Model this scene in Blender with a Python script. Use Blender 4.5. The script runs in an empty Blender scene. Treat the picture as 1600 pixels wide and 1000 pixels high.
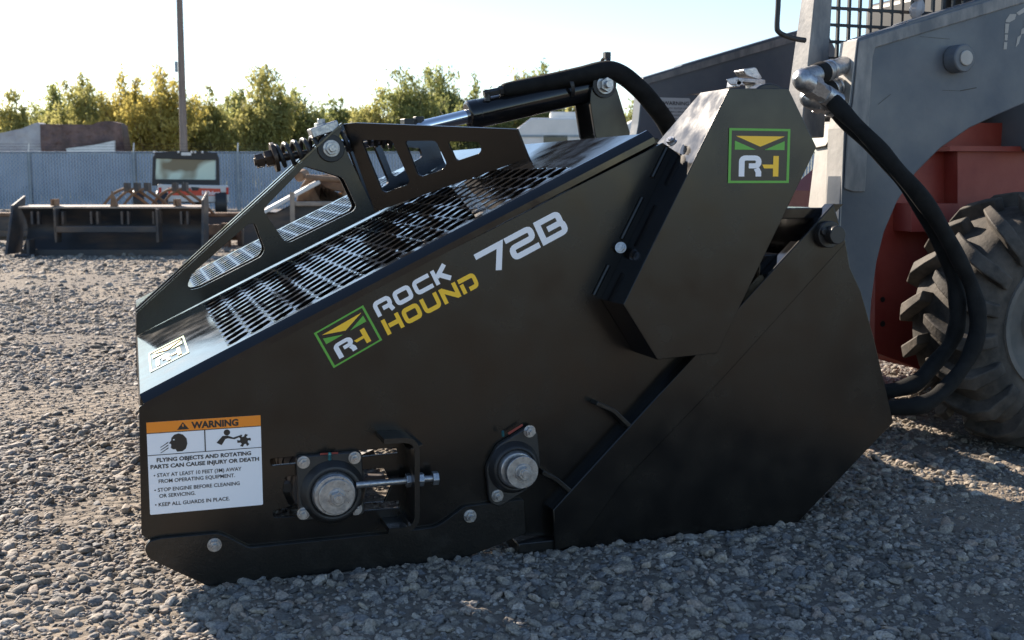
import bpy, math, random
from mathutils import Vector, Matrix, noise
from mathutils.geometry import delaunay_2d_cdt
R = math.radians
random.seed(7)
S = bpy.context.scene
COL = S.collection
# ---------------------------------------------------------------- camera
FPX, HOR, HC, VX = 1750.0, 280.0, 0.9, 204.0      # focal length in px of a 1600 wide frame, horizon row, eye height
PITCH = math.atan((500 - HOR) / FPX)
YAW = math.atan((800 - VX) / (FPX / math.cos(PITCH)))
CF = Vector((math.sin(YAW) * math.cos(PITCH), math.cos(YAW) * math.cos(PITCH), -math.sin(PITCH)))
CR = Vector((math.cos(YAW), -math.sin(YAW), 0))
CU = CR.cross(CF)
FH = Vector((math.sin(YAW), math.cos(YAW), 0))
C0 = Vector((0, 0, HC))
cam = bpy.data.objects.new('camera', bpy.data.cameras.new('camera'))
COL.objects.link(cam)
cam.matrix_world = Matrix((( CR.x, CU.x, -CF.x, C0.x), (CR.y, CU.y, -CF.y, C0.y), (CR.z, CU.z, -CF.z, C0.z), (0, 0, 0, 1)))
cam.data.sensor_width = 36
cam.data.lens = 36 * FPX / 1600
cam.data.clip_end = 2000
cam.data.clip_start = 0.05
cam.data.dof.use_dof = True
cam.data.dof.focus_distance = 2.7
cam.data.dof.aperture_fstop = 9
S.camera = cam
# ---------------------------------------------------------------- light
SUN_EL = R(30)
SUN_DIR = Vector((-0.38 * math.cos(SUN_EL), 0.925 * math.cos(SUN_EL), math.sin(SUN_EL))).normalized()
w = bpy.data.worlds.new('World'); S.world = w; w.use_nodes = True
nt = w.node_tree
sky = nt.nodes.new('ShaderNodeTexSky'); sky.sky_type = 'NISHITA'; sky.sun_disc = False
sky.sun_elevation = SUN_EL
sky.sun_rotation = math.atan2(SUN_DIR.x, SUN_DIR.y)
sky.dust_density = 0.3; sky.ozone_density = 2.2; sky.air_density = 1.0
nt.links.new(sky.outputs[0], nt.nodes['Background'].inputs[0])
nt.nodes['Background'].inputs[1].default_value = 0.09
sun = bpy.data.objects.new('sun', bpy.data.lights.new('sun', 'SUN')); COL.objects.link(sun)
sun.data.energy = 5.0; sun.data.angle = R(0.5); sun.data.color = (1, 0.86, 0.70)
sun.rotation_euler = (-SUN_DIR).to_track_quat('-Z', 'Y').to_euler()
S.view_settings.view_transform = 'Standard'; S.view_settings.look = 'None'
S.view_settings.exposure = 1.25; S.view_settings.gamma = 1

# ---------------------------------------------------------------- pixel helpers (photo pixels, 1600 x 1000)
def ray(x, y): return CF + CR * ((x - 800) / FPX) + CU * ((500 - y) / FPX)
def U(x, y, Y):
    d = ray(x, y); return C0 + d * (Y / d.y)
def G(x, y, z=0.0):
    d = ray(x, y); return C0 + d * ((z - HC) / d.z)
def L(x, y, D):                                     # far things: (sideways, height) at forward distance D
    d = ray(x, y); k = D / d.dot(FH); return (d.dot(CR) * k, HC + d.z * k)

# ---------------------------------------------------------------- materials
def mat(name, col, rough=.5, metal=0, noise_amt=0, noise_scale=20, col2=None, bump=0, bump_scale=200, rough_var=0, spec=.5, streak=None, coat=0, detail=6, lo=.35, hi=.65):
    m = bpy.data.materials.new(name); m.use_nodes = True
    n = m.node_tree.nodes; l = m.node_tree.links; p = n['Principled BSDF']
    p.inputs['Base Color'].default_value = (*col, 1); p.inputs['Roughness'].default_value = rough
    p.inputs['Metallic'].default_value = metal; p.inputs['Specular IOR Level'].default_value = spec
    p.inputs['Coat Weight'].default_value = coat
    tc = n.new('ShaderNodeTexCoord'); mp = n.new('ShaderNodeMapping'); l.new(tc.outputs['Object'], mp.inputs[0])
    if streak: mp.inputs['Scale'].default_value = streak
    if col2:
        t = n.new('ShaderNodeTexNoise'); t.inputs['Scale'].default_value = noise_scale; t.inputs['Detail'].default_value = detail; t.inputs['Roughness'].default_value = .62
        l.new(mp.outputs[0], t.inputs[0])
        r = n.new('ShaderNodeValToRGB'); r.color_ramp.elements[0].position = lo; r.color_ramp.elements[1].position = hi
        r.color_ramp.elements[0].color = (*col, 1); r.color_ramp.elements[1].color = (*col2, 1)
        l.new(t.outputs[0], r.inputs[0]); l.new(r.outputs[0], p.inputs['Base Color'])
    if rough_var:
        t = n.new('ShaderNodeTexNoise'); t.inputs['Scale'].default_value = noise_scale * 1.7; t.inputs['Detail'].default_value = 8
        l.new(mp.outputs[0], t.inputs[0])
        q = n.new('ShaderNodeMapRange'); q.inputs[1].default_value = .3; q.inputs[2].default_value = .7
        q.inputs[3].default_value = max(.02, rough - rough_var); q.inputs[4].default_value = min(1, rough + rough_var)
        l.new(t.outputs[0], q.inputs[0]); l.new(q.outputs[0], p.inputs['Roughness'])
    if bump:
        t = n.new('ShaderNodeTexNoise'); t.inputs['Scale'].default_value = bump_scale; t.inputs['Detail'].default_value = 4
        l.new(tc.outputs['Object'], t.inputs[0])
        b = n.new('ShaderNodeBump'); b.inputs['Strength'].default_value = bump; b.inputs['Distance'].default_value = .002 if bump_scale > 10 else .12
        l.new(t.outputs[0], b.inputs['Height']); l.new(b.outputs[0], p.inputs['Normal'])
    return m
M = {}
def dusty(m, sc=240, amt=.5):
    n = m.node_tree.nodes; l = m.node_tree.links; p = n['Principled BSDF']
    tc = n.new('ShaderNodeTexCoord'); v = n.new('ShaderNodeTexVoronoi'); v.inputs['Scale'].default_value = sc; l.new(tc.outputs['Object'], v.inputs[0])
    t = n.new('ShaderNodeTexNoise'); t.inputs['Scale'].default_value = 5; t.inputs['Detail'].default_value = 6; l.new(tc.outputs['Object'], t.inputs[0])
    a = n.new('ShaderNodeMapRange'); a.inputs[1].default_value = .10; a.inputs[2].default_value = .03; l.new(v.outputs['Distance'], a.inputs[0])
    b = n.new('ShaderNodeMapRange'); b.inputs[1].default_value = .5; b.inputs[2].default_value = .75; l.new(t.outputs[0], b.inputs[0])
    c = n.new('ShaderNodeMath'); c.operation = 'MULTIPLY'; l.new(a.outputs[0], c.inputs[0]); l.new(b.outputs[0], c.inputs[1])
    d = n.new('ShaderNodeMath'); d.operation = 'MULTIPLY'; d.inputs[1].default_value = amt; l.new(c.outputs[0], d.inputs[0])
    mx = n.new('ShaderNodeMix'); mx.data_type = 'RGBA'; mx.inputs[7].default_value = (.22, .2, .18, 1); l.new(d.outputs[0], mx.inputs[0])
    src = p.inputs['Base Color'].links[0].from_socket; l.new(src, mx.inputs[6]); l.new(mx.outputs[2], p.inputs['Base Color'])
M['black'] = mat('black_paint', (.0045, .0042, .004), .24, bump=.03, bump_scale=140, rough_var=.06, noise_scale=6, col2=(.008, .0072, .0065), coat=0)
M['deck'] = mat('gloss_black_paint', (.008, .008, .009), .12, bump=.03, bump_scale=60, rough_var=.06, noise_scale=9, col2=(.02, .019, .018), lo=.55, hi=.85)
dusty(M['black']); dusty(M['deck'], 300, .6)
M['cast'] = mat('cast_black', (.022, .022, .023), .38, bump=.5, bump_scale=400)
M['blackedge'] = mat('scuffed_black', (.007, .007, .007), .3, col2=(.024, .023, .022), noise_scale=24, bump=.2, lo=.5, hi=.85)
M['dark'] = mat('inner_dark_steel', (.01, .01, .01), .55, bump=.3)
M['zinc'] = mat('zinc_steel', (.30, .31, .33), .36, metal=.85, col2=(.5, .5, .51), noise_scale=90, bump=.15, bump_scale=500, rough_var=.1)
M['chrome'] = mat('chrome_rod', (.8, .8, .82), .08, metal=1)
M['brass'] = mat('blue_zerk', (.1, .35, .4), .3, metal=.8)
M['white'] = mat('decal_white', (.88, .89, .93), .35)
M['yellow'] = mat('decal_yellow', (1.0, .60, .03), .35)
M['green'] = mat('decal_green', (.12, .42, .05), .35)
M['orange'] = mat('decal_orange', (.90, .27, .015), .4)
M['ink'] = mat('decal_ink', (.02, .016, .016), .4)
M['inkbox'] = mat('decal_black', (.012, .011, .011), .25)
M['rubber'] = mat('hose_sleeve', (.008, .008, .008), .8, spec=.2, bump=.8, bump_scale=500, col2=(.016, .016, .016), noise_scale=25)
M['tyre'] = mat('tyre_rubber', (.022, .020, .018), .75, bump=.8, bump_scale=90, col2=(.11, .093, .078), noise_scale=11, lo=.38, hi=.75)
M['rim'] = mat('dusty_rim', (.09, .09, .085), .7, col2=(.15, .14, .13), noise_scale=8, bump=.3)
M['arm'] = mat('loader_grey_paint', (.065, .083, .11), .46, col2=(.13, .14, .155), noise_scale=4.5, bump=.3, bump_scale=40, rough_var=.12, detail=10, lo=.3, hi=.75)
M['armedge'] = mat('loader_grey_worn', (.10, .11, .125), .5, col2=(.28, .27, .26), noise_scale=16, bump=.4, bump_scale=60, streak=(1, 1, .35), detail=10)
M['armlight'] = mat('sunlit_and_pale_grey', (.34, .33, .31), .7, col2=(.48, .46, .43), noise_scale=7, bump=.5, bump_scale=60)  # paler grey painted on sunlit loader faces; also white cap and digits
M['red'] = mat('faded_red_paint', (.20, .018, .014), .5, col2=(.28, .05, .035), noise_scale=5, bump=.3, bump_scale=40, detail=10)
M['sticker'] = mat('grey_sticker', (.48, .49, .50), .4)
M['rust'] = mat('rusty_steel', (.13, .075, .045), .8, col2=(.28, .17, .10), noise_scale=5, bump=.5, bump_scale=30)
M['blade'] = mat('used_black_steel', (.032, .036, .044), .5, col2=(.14, .095, .065), noise_scale=2.4, bump=.3, bump_scale=30, streak=(.5, 1, 2), lo=.42, hi=.7)
M['bladetop'] = mat('worn_steel_edge', (.20, .165, .14), .6, col2=(.36, .29, .23), noise_scale=6)
M['rodnut'] = mat('oxidised_nut', (.03, .024, .02), .4, metal=.5, col2=(.10, .065, .045), noise_scale=30)
M['bark'] = mat('bark', (.11, .09, .07), .9, col2=(.2, .17, .13), noise_scale=8)
M['pole'] = mat('weathered_wood', (.17, .13, .11), .85, col2=(.26, .21, .18), noise_scale=10, streak=(4, 4, .2))
M['galv'] = mat('galvanised_post', (.20, .25, .30), .5, metal=.4, col2=(.28, .33, .37), noise_scale=8)
M['slat'] = mat('fence_slat', (.24, .33, .45), .5, col2=(.33, .43, .56), noise_scale=1.5)
M['wire'] = mat('fence_wire', (.55, .58, .60), .4, metal=.6)
M['tarp'] = mat('brown_tarp', (.07, .038, .034), .45, col2=(.17, .095, .08), noise_scale=2.2, bump=1, bump_scale=4)
M['tarpgrey'] = mat('grey_tarp', (.30, .28, .30), .5, col2=(.45, .43, .43), noise_scale=1.8, bump=.8, bump_scale=3)
M['cream'] = mat('white_panel', (.62, .62, .60), .5, col2=(.72, .71, .69), noise_scale=2)
M['utvwhite'] = mat('utv_white', (.55, .55, .55), .4)
M['utvred'] = mat('utv_red', (.55, .06, .025), .45)
M['plastic'] = mat('black_plastic', (.018, .018, .02), .5)
M['lamp'] = mat('red_lamp_lens', (.45, .02, .02), .2)
M['winpane'] = mat('mottled_rear_window', (.16, .13, .08), .25, col2=(.55, .66, .56), noise_scale=1.1, lo=.44, hi=.54, detail=2)  # opaque pane, blotched brown and pale green
M['glass'] = mat('dark_glass', (.03, .035, .04), .08)

def leafmat(name, c1, c2):
    m = bpy.data.materials.new(name); m.use_nodes = True
    n = m.node_tree.nodes; l = m.node_tree.links
    p = n['Principled BSDF']; out = n['Material Output']
    tc = n.new('ShaderNodeTexCoord'); t = n.new('ShaderNodeTexNoise'); t.inputs['Scale'].default_value = 1.1; t.inputs['Detail'].default_value = 5
    l.new(tc.outputs['Object'], t.inputs[0])
    r = n.new('ShaderNodeValToRGB'); r.color_ramp.elements[0].position = .35; r.color_ramp.elements[1].position = .65
    r.color_ramp.elements[0].color = (*c1, 1); r.color_ramp.elements[1].color = (*c2, 1)
    l.new(t.outputs[0], r.inputs[0]); l.new(r.outputs[0], p.inputs['Base Color']); p.inputs['Roughness'].default_value = .6
    tr = n.new('ShaderNodeBsdfTranslucent'); l.new(r.outputs[0], tr.inputs[0])
    mx = n.new('ShaderNodeMixShader'); mx.inputs[0].default_value = .6
    l.new(p.outputs[0], mx.inputs[1]); l.new(tr.outputs[0], mx.inputs[2]); l.new(mx.outputs[0], out.inputs[0])
    return m
M['leafgold'] = leafmat('leaf_gold', (.38, .32, .08), (.58, .49, .15))
M['leafgreen'] = leafmat('leaf_green', (.22, .24, .09), (.38, .39, .14))
M['leafdark'] = leafmat('leaf_dark', (.15, .175, .06), (.30, .32, .11))
M['leafolive'] = leafmat('leaf_olive', (.27, .27, .09), (.46, .43, .16))

# ---------------------------------------------------------------- scene tree helpers
def thing(name, label, cat, loc=(0, 0, 0), rz=0, group=None):
    o = bpy.data.objects.new(name, None); COL.objects.link(o); o.location = loc; o.rotation_euler = (0, 0, rz)
    o.empty_display_size = .1
    o['label'] = label; o['category'] = cat
    if group: o['group'] = group
    return o
def off(parent):
    v = Vector((0, 0, 0))
    while parent is not None:
        v += Vector(parent.location); parent = parent.parent
    return v
def inside(p, lp):
    c = False; n = len(lp); x, y = p
    for i in range(n):
        x1, y1 = lp[i]; x2, y2 = lp[i - 1]
        if (y1 > y) != (y2 > y) and x < (x2 - x1) * (y - y1) / (y2 - y1) + x1: c = not c
    return c
def tri(loops):
    flat = [Vector((p[0], p[1])) for lp in loops for p in lp]; ed = []; k = 0
    for lp in loops:
        n = len(lp); ed += [(k + i, k + (i + 1) % n) for i in range(n)]; k += n
    vs, es, fs, ov, oe, of = delaunay_2d_cdt(flat, ed, [], 0, 1e-7)
    mp = [o[0] if o else None for o in ov]; out = []
    for f in fs:
        c = (vs[f[0]] + vs[f[1]] + vs[f[2]]) / 3
        if any(mp[i] is None for i in f): continue
        if inside(c, loops[0]) and not any(inside(c, h) for h in loops[1:]): out.append(tuple(mp[i] for i in f))
    return out
class MB:
    def __init__(s): s.v = []; s.f = []
    def add(s, vs, fs):
        b = len(s.v); s.v += [Vector(v) for v in vs]; s.f += [tuple(b + i for i in f) for f in fs]; return s
    def hexa(s, p):                                   # 8 corners: bottom 4, top 4
        return s.add(p, [(3, 2, 1, 0), (4, 5, 6, 7), (0, 1, 5, 4), (1, 2, 6, 5), (2, 3, 7, 6), (3, 0, 4, 7)])
    def box(s, a, b):
        x0, y0, z0 = a; x1, y1, z1 = b
        return s.hexa([(x0, y0, z0), (x1, y0, z0), (x1, y1, z0), (x0, y1, z0), (x0, y0, z1), (x1, y0, z1), (x1, y1, z1), (x0, y1, z1)])
    def beam(s, p, q, wy, h, up=Vector((0, 0, 1))):
        p = Vector(p); q = Vector(q); d = (q - p).normalized(); sd = d.cross(up).normalized(); u = sd.cross(d)
        c = []
        for e in (p, q): c += [e - sd * wy / 2 - u * h / 2, e + sd * wy / 2 - u * h / 2, e + sd * wy / 2 + u * h / 2, e - sd * wy / 2 + u * h / 2]
        return s.add(c, [(3, 2, 1, 0), (4, 5, 6, 7), (0, 1, 5, 4), (1, 2, 6, 5), (2, 3, 7, 6), (3, 0, 4, 7)])
    def cyl(s, p, q, r, n=24, r2=None, cap=True, ph=0):
        p = Vector(p); q = Vector(q); r2 = r if r2 is None else r2
        d = (q - p).normalized(); a = d.orthogonal().normalized(); b = d.cross(a)
        vs = []
        for e, rr in ((p, r), (q, r2)):
            for i in range(n):
                t = ph + 2 * math.pi * i / n; vs.append(e + (a * math.cos(t) + b * math.sin(t)) * rr)
        fs = [(i, (i + 1) % n, n + (i + 1) % n, n + i) for i in range(n)]
        if cap: fs += [tuple(range(n - 1, -1, -1)), tuple(range(n, 2 * n))]
        return s.add(vs, fs)
    def ring(s, c, d, prof, n=32):                    # lathe: prof = [(along, radius)...]
        c = Vector(c); d = Vector(d).normalized(); a = d.orthogonal().normalized(); b = d.cross(a)
        vs = []; fs = []; k = len(prof)
        for i in range(n):
            t = 2 * math.pi * i / n; e = a * math.cos(t) + b * math.sin(t)
            for (h, r) in prof: vs.append(c + d * h + e * r)
        for i in range(n):
            j = (i + 1) % n
            for m in range(k - 1): fs.append((i * k + m, j * k + m, j * k + m + 1, i * k + m + 1))
        return s.add(vs, fs)
    def tube(s, pts, r, n=10, cap=True, smooth=True, rf=None):
        P = [Vector(p) for p in pts]
        if smooth: P = spline(P)
        vs = []; fs = []; up = None; m = len(P)
        for i, p in enumerate(P):
            d = (P[min(i + 1, m - 1)] - P[max(i - 1, 0)]).normalized()
            a = d.orthogonal().normalized() if up is None else (up - d * up.dot(d)).normalized()
            up = a; b = d.cross(a); rr = rf(i / (m - 1)) if rf else r
            for k in range(n):
                t = 2 * math.pi * k / n; vs.append(p + (a * math.cos(t) + b * math.sin(t)) * rr)
        for i in range(m - 1):
            for k in range(n): fs.append((i * n + k, i * n + (k + 1) % n, (i + 1) * n + (k + 1) % n, (i + 1) * n + k))
        if cap: fs += [tuple(range(n - 1, -1, -1)), tuple((m - 1) * n + k for k in range(n))]
        return s.add(vs, fs)
    def prism(s, poly, O, ex, ey, t, holes=()):       # 2-D outline with holes in the frame O, ex, ey; thickness t along -ex x ey ... towards nrm
        O = Vector(O); ex = Vector(ex); ey = Vector(ey); nrm = ex.cross(ey)
        loops = [poly] + list(holes)
        flat = [p for lp in loops for p in lp]
        tris = tri(loops)
        n = len(flat)
        P = [O + ex * p[0] + ey * p[1] for p in flat]
        vs = P + [p + nrm * t for p in P]
        fs = []
        for a, b, c in tris:
            cr = (flat[b][0] - flat[a][0]) * (flat[c][1] - flat[a][1]) - (flat[b][1] - flat[a][1]) * (flat[c][0] - flat[a][0])
            if cr < 0: b, c = c, b
            if abs(t) < 1e-9: fs.append((a, b, c))
            else:
                fs.append((n + a, n + b, n + c)); fs.append((c, b, a))
        if abs(t) < 1e-9: return s.add(P, fs)
        k = 0
        for lp in loops:
            m = len(lp)
            for i in range(m): fs.append((k + i, k + (i + 1) % m, n + k + (i + 1) % m, n + k + i))
            k += m
        return s.add(vs, fs)
    def build(s, name, m, parent=None, bevel=0, angle=35, fix=True, smooth=True, seg=2):
        o = off(parent)
        me = bpy.data.meshes.new(name); me.from_pydata([v - o for v in s.v], [], s.f)
        if fix:
            import bmesh
            bm = bmesh.new(); bm.from_mesh(me); bmesh.ops.recalc_face_normals(bm, faces=bm.faces)
            if bevel: bmesh.ops.dissolve_limit(bm, angle_limit=.01, verts=bm.verts, edges=bm.edges)
            bm.to_mesh(me); bm.free()
        if smooth:
            me.polygons.foreach_set('use_smooth', [True] * len(me.polygons))
            me.set_sharp_from_angle(angle=R(angle))
        me.materials.append(M[m] if isinstance(m, str) else m)
        ob = bpy.data.objects.new(name, me); COL.objects.link(ob)
        if parent: ob.parent = parent
        if bevel:
            b = ob.modifiers.new('bevel', 'BEVEL'); b.width = bevel; b.segments = seg; b.limit_method = 'ANGLE'; b.angle_limit = R(40); ob.modifiers.new('wn', 'WEIGHTED_NORMAL').keep_sharp = True
        return ob
def spline(P, k=6):
    out = []; n = len(P)
    for i in range(n - 1):
        p0 = P[max(i - 1, 0)]; p1 = P[i]; p2 = P[i + 1]; p3 = P[min(i + 2, n - 1)]
        for j in range(k):
            t = j / k
            out.append(.5 * ((2 * p1) + (p2 - p0) * t + (2 * p0 - 5 * p1 + 4 * p2 - p3) * t * t + (3 * p1 - p0 - 3 * p2 + p3) * t ** 3))
    return out + [P[-1]]
def rounded(pts, r, k=4):
    P = [Vector((p[0], p[1])) for p in pts]; n = len(P); out = []
    for i in range(n):
        a, b, c = P[i - 1], P[i], P[(i + 1) % n]
        rr = r[i] if isinstance(r, (list, tuple)) else r
        d1 = (a - b); d2 = (c - b); l = min(rr, d1.length * .45, d2.length * .45)
        p = b + d1.normalized() * l; q = b + d2.normalized() * l
        if l < 1e-6: out.append(tuple(b)); continue
        for j in range(k + 1):
            t = j / k; out.append(tuple(p * (1 - t) ** 2 + b * 2 * t * (1 - t) + q * t * t))
    return out
EX, EZ = Vector((1, 0, 0)), Vector((0, 0, 1))          # ex x ez = -Y : prism thickness runs towards the camera
def xz(pts, Y): return [(p.x, p.z) for p in (U(x, y, Y) for x, y in pts)]
def plate(pts, Y, t, holes=(), r=0, hr=0, mb=None):    # outline in pixels whose camera-side face lies on plane Y
    mb = mb or MB()
    po = xz(pts, Y)
    if r: po = rounded(po, r)
    hs = [rounded(xz(h, Y), hr) if hr else xz(h, Y) for h in holes]
    return mb.prism(po, (0, Y + t, 0), EX, EZ, t, hs)
def bolt(mb, p, r, d=Vector((0, -1, 0)), washer=True, nut=.9, stud=.6):   # washer, hex nut, threaded stud
    p = Vector(p); d = d.normalized()
    if washer: mb.cyl(p, p + d * r * .22, r * 1.25, 24)
    mb.cyl(p + d * r * .2, p + d * r * (.2 + nut), r, 6, ph=random.random())
    if stud: mb.cyl(p + d * r * (.2 + nut), p + d * r * (.2 + nut + stud), r * .52, 16)
    return mb

# ---------------------------------------------------------------- lettering
def text_into(mb, body, O, ex, ey, x0, x1, y0, cap, bold=.012, spacing=1.0):
    cu = bpy.data.curves.new('t', 'FONT'); cu.body = body; cu.size = 1; cu.offset = bold; cu.resolution_u = 3; cu.space_character = spacing
    ob = bpy.data.objects.new('t', cu); COL.objects.link(ob)
    dg = bpy.context.evaluated_depsgraph_get(); me = bpy.data.meshes.new_from_object(ob.evaluated_get(dg))
    xs = [v.co.x for v in me.vertices]; capv = .729
    sx = (x1 - x0) / (max(xs) - min(xs)); sy = cap / capv
    mb.add([Vector(O) + Vector(ex) * (x0 + (v.co.x - min(xs)) * sx) + Vector(ey) * (y0 + v.co.y * sy) for v in me.vertices], [tuple(p.vertices) for p in me.polygons])
    bpy.data.objects.remove(ob); bpy.data.curves.remove(cu); bpy.data.meshes.remove(me)
def stroke(path, wd, r=0, closed=False):
    P = [Vector(p) for p in path]
    if closed:
        xs = [p.x for p in P]; ys = [p.y for p in P]; h = wd / 2
        a, b, c, d = min(xs), max(xs), min(ys), max(ys)
        return [rounded([(a - h, c - h), (b + h, c - h), (b + h, d + h), (a - h, d + h)], r + h), rounded([(a + h, c + h), (b - h, c + h), (b - h, d - h), (a + h, d - h)], max(r - h, .01))]
    if r:
        Q = [P[0]]
        for i in range(1, len(P) - 1):
            a, b, c = P[i - 1], P[i], P[i + 1]; l = min(r, (a - b).length * .5, (c - b).length * .5)
            p = b + (a - b).normalized() * l; q = b + (c - b).normalized() * l
            for j in range(5):
                t = j / 4; Q.append(p * (1 - t) ** 2 + b * 2 * t * (1 - t) + q * t * t)
        P = Q + [P[-1]]
    Lf, Rt = [], []
    n = len(P)
    for i in range(n):
        d1 = (P[i] - P[i - 1]).normalized() if i else (P[1] - P[0]).normalized()
        d2 = (P[i + 1] - P[i]).normalized() if i < n - 1 else d1
        n1 = Vector((-d1.y, d1.x)); n2 = Vector((-d2.y, d2.x)); m = (n1 + n2).normalized(); k = wd / 2 / max(.35, m.dot(n1))
        Lf.append(tuple(P[i] + m * k)); Rt.append(tuple(P[i] - m * k))
    return [Lf + Rt[::-1]]
def glyph(ch, W, s):
    h = s / 2; r = .22
    A = (h, 0), (h, 1 - h)
    return {
        'R': [stroke([(h, 0), (h, 1 - h), (W - h, 1 - h), (W - h, .38), (.42 * W, .38)], s, r), stroke([(W - h - .1, .36), (W - h, 0)], s * 1.05)],
        'O': [stroke([(h, h), (W - h, h), (W - h, 1 - h), (h, 1 - h)], s, r, True)],
        'C': [stroke([(W, 1 - h), (h, 1 - h), (h, h), (W, h)], s, r)],
        'K': [stroke([(h, 0), (h, 1)], s), stroke([(s * .9, .46), (W - h * 1.0, 1)], s * 1.1), stroke([(s * 1.5, .60), (W - h * .9, 0)], s * 1.15)],
        'H': [stroke([(h, 0), (h, 1)], s), stroke([(s * 1.25, .5), (W - s, .5)], s), stroke([(W - h, 0), (W - h, 1)], s)],
        'U': [stroke([(h, 1), (h, h), (W - h, h), (W - h, 1)], s, r)],
        'N': [stroke([(h, 0), (h, 1)], s), stroke([(h + .05, 1 - h), (W - h - .05, h)], s * 1.05), stroke([(W - h, 0), (W - h, 1)], s)],
        'D': [stroke([(0, 1 - h), (W - h, 1 - h), (W - h, h), (.42 * W, h)], s, r), stroke([(h, 0), (h, 1 - s * 1.35)], s)],
        '7': [stroke([(0, 1 - h), (W - h * .9, 1 - h), (W * .52, 0)], s)],
        '2': [stroke([(0, 1 - h), (W - h, 1 - h), (W - h, .5), (h, .5), (h, h), (W, h)], s, .16)],
        'B': [stroke([(h, h), (W - h, h), (W - h, .5), (.35 * W, .5)], s, .16), stroke([(h, 0), (h, 1)], s), stroke([(s * .9, 1 - h), (W - h * 1.5, 1 - h), (W - h * 1.5, .52)], s, .16)],
    }[ch]
def word(mb, txt, O, ex, ey, hgt, width, s=.25, gap=.16, base=1.15):
    O = Vector(O); ex = Vector(ex); ey = Vector(ey); nrm = ex.cross(ey)
    wd = [base * (.95 if c == 'K' else 1) for c in txt]; tot = sum(wd) + gap * (len(txt) - 1)
    x = 0; kx = width / tot
    for c, W in zip(txt, wd):
        for i, loops in enumerate(glyph(c, W, s)):
            lp = [[((x + p[0]) * kx, p[1] * hgt) for p in q] for q in loops]
            mb.prism(lp[0], O + nrm * .00018 * i, ex, ey, 0, lp[1:])
        x += W + gap
def emblem(parent, O, ex, ey, w_, h_, box=True):       # square badge, lower left corner O
    O = Vector(O); ex = Vector(ex); ey = Vector(ey); nrm = ex.cross(ey)
    f = lambda ps: [(x * w_, y * h_) for x, y in ps]
    bd = MB().prism(f([(.03, .03), (.97, .03), (.97, .97), (.03, .97)] if box else [(.03, .93), (.97, .93), (.97, .97), (.03, .97)]), O + nrm * .0006, ex, ey, 0)
    root = bd.build('emblem', 'inkbox', parent, smooth=False, fix=False); root['label'] = 'square green framed emblem with white and yellow letters'
    g = MB(); t = .042
    g.prism(f([(0, 0), (1, 0), (1, 1), (0, 1)]), O + nrm * .0010, ex, ey, 0, [f([(t, t), (t, 1 - t), (1 - t, 1 - t), (1 - t, t)])])
    for tr in ([(.094, .774), (.094, .61), (.44, .61)], [(.91, .774), (.58, .61), (.91, .61)]): g.prism(f(tr), O + nrm * .0012, ex, ey, 0)
    g.build('green_frame', 'green', root, smooth=False, fix=False)
    y = MB(); y.prism(f([(.11, .86), (.51, .667), (.91, .86)]), O + nrm * .0012, ex, ey, 0)
    y.prism(f([(.55, .34), (.58, .27), (.73, .27), (.73, .12), (.82, .12), (.82, .50), (.73, .50), (.73, .34)]), O + nrm * .0012, ex, ey, 0)
    y.build('yellow_letter', 'yellow', root, smooth=False, fix=False)
    wm = MB()
    for i, lp in enumerate([stroke([(.215, .12), (.215, .46), (.49, .46), (.49, .315), (.33, .315)], .092, .07), stroke([(.455, .27), (.49, .20), (.49, .12)], .092)]):
        wm.prism(f(lp[0]), O + nrm * (.0012 + .0002 * i), ex, ey, 0)
    wm.build('white_letter', 'white', root, smooth=False, fix=False)
    return root

# ================================================================ ground
def gmat():
    m = bpy.data.materials.new('gravel_ground'); m.use_nodes = True
    n = m.node_tree.nodes; l = m.node_tree.links; p = n['Principled BSDF']; p.inputs['Roughness'].default_value = .95
    tc = n.new('ShaderNodeTexCoord')
    v = n.new('ShaderNodeTexVoronoi'); v.inputs['Scale'].default_value = 26; l.new(tc.outputs['Object'], v.inputs[0])
    t = n.new('ShaderNodeTexNoise'); t.inputs['Scale'].default_value = 150; t.inputs['Detail'].default_value = 8; l.new(tc.outputs['Object'], t.inputs[0])
    t2 = n.new('ShaderNodeTexNoise'); t2.inputs['Scale'].default_value = .8; t2.inputs['Detail'].default_value = 4; l.new(tc.outputs['Object'], t2.inputs[0])
    r = n.new('ShaderNodeValToRGB'); r.color_ramp.elements[0].position = .3; r.color_ramp.elements[1].position = .7
    r.color_ramp.elements[0].color = (.12, .098, .076, 1); r.color_ramp.elements[1].color = (.22, .175, .13, 1)
    mx = n.new('ShaderNodeMix'); mx.data_type = 'RGBA'; mx.inputs[0].default_value = .5
    l.new(t.outputs[0], r.inputs[0]); l.new(r.outputs[0], mx.inputs[6])
    r2 = n.new('ShaderNodeValToRGB'); r2.color_ramp.elements[0].color = (.12, .11, .10, 1); r2.color_ramp.elements[1].color = (.27, .225, .17, 1)
    r2.color_ramp.elements[0].position = .4; r2.color_ramp.elements[1].position = .62
    l.new(t2.outputs[0], r2.inputs[0]); l.new(r2.outputs[0], mx.inputs[7]); l.new(mx.outputs[2], p.inputs['Base Color'])
    b = n.new('ShaderNodeBump'); b.inputs['Strength'].default_value = .9; b.inputs['Distance'].default_value = .02
    b2 = n.new('ShaderNodeBump'); b2.inputs['Strength'].default_value = .7; b2.inputs['Distance'].default_value = .006
    l.new(v.outputs['Distance'], b.inputs['Height']); l.new(t.outputs[0], b2.inputs['Height']); l.new(b.outputs[0], b2.inputs['Normal']); l.new(b2.outputs[0], p.inputs['Normal'])
    b.invert = True
    return m
M['ground'] = gmat()
gr = MB().add([(-400, -200, 0), (400, -200, 0), (400, 600, 0), (-400, 600, 0)], [(0, 1, 2, 3)]).build('ground', 'ground', None, smooth=False)
gr['kind'] = 'structure'

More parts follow.
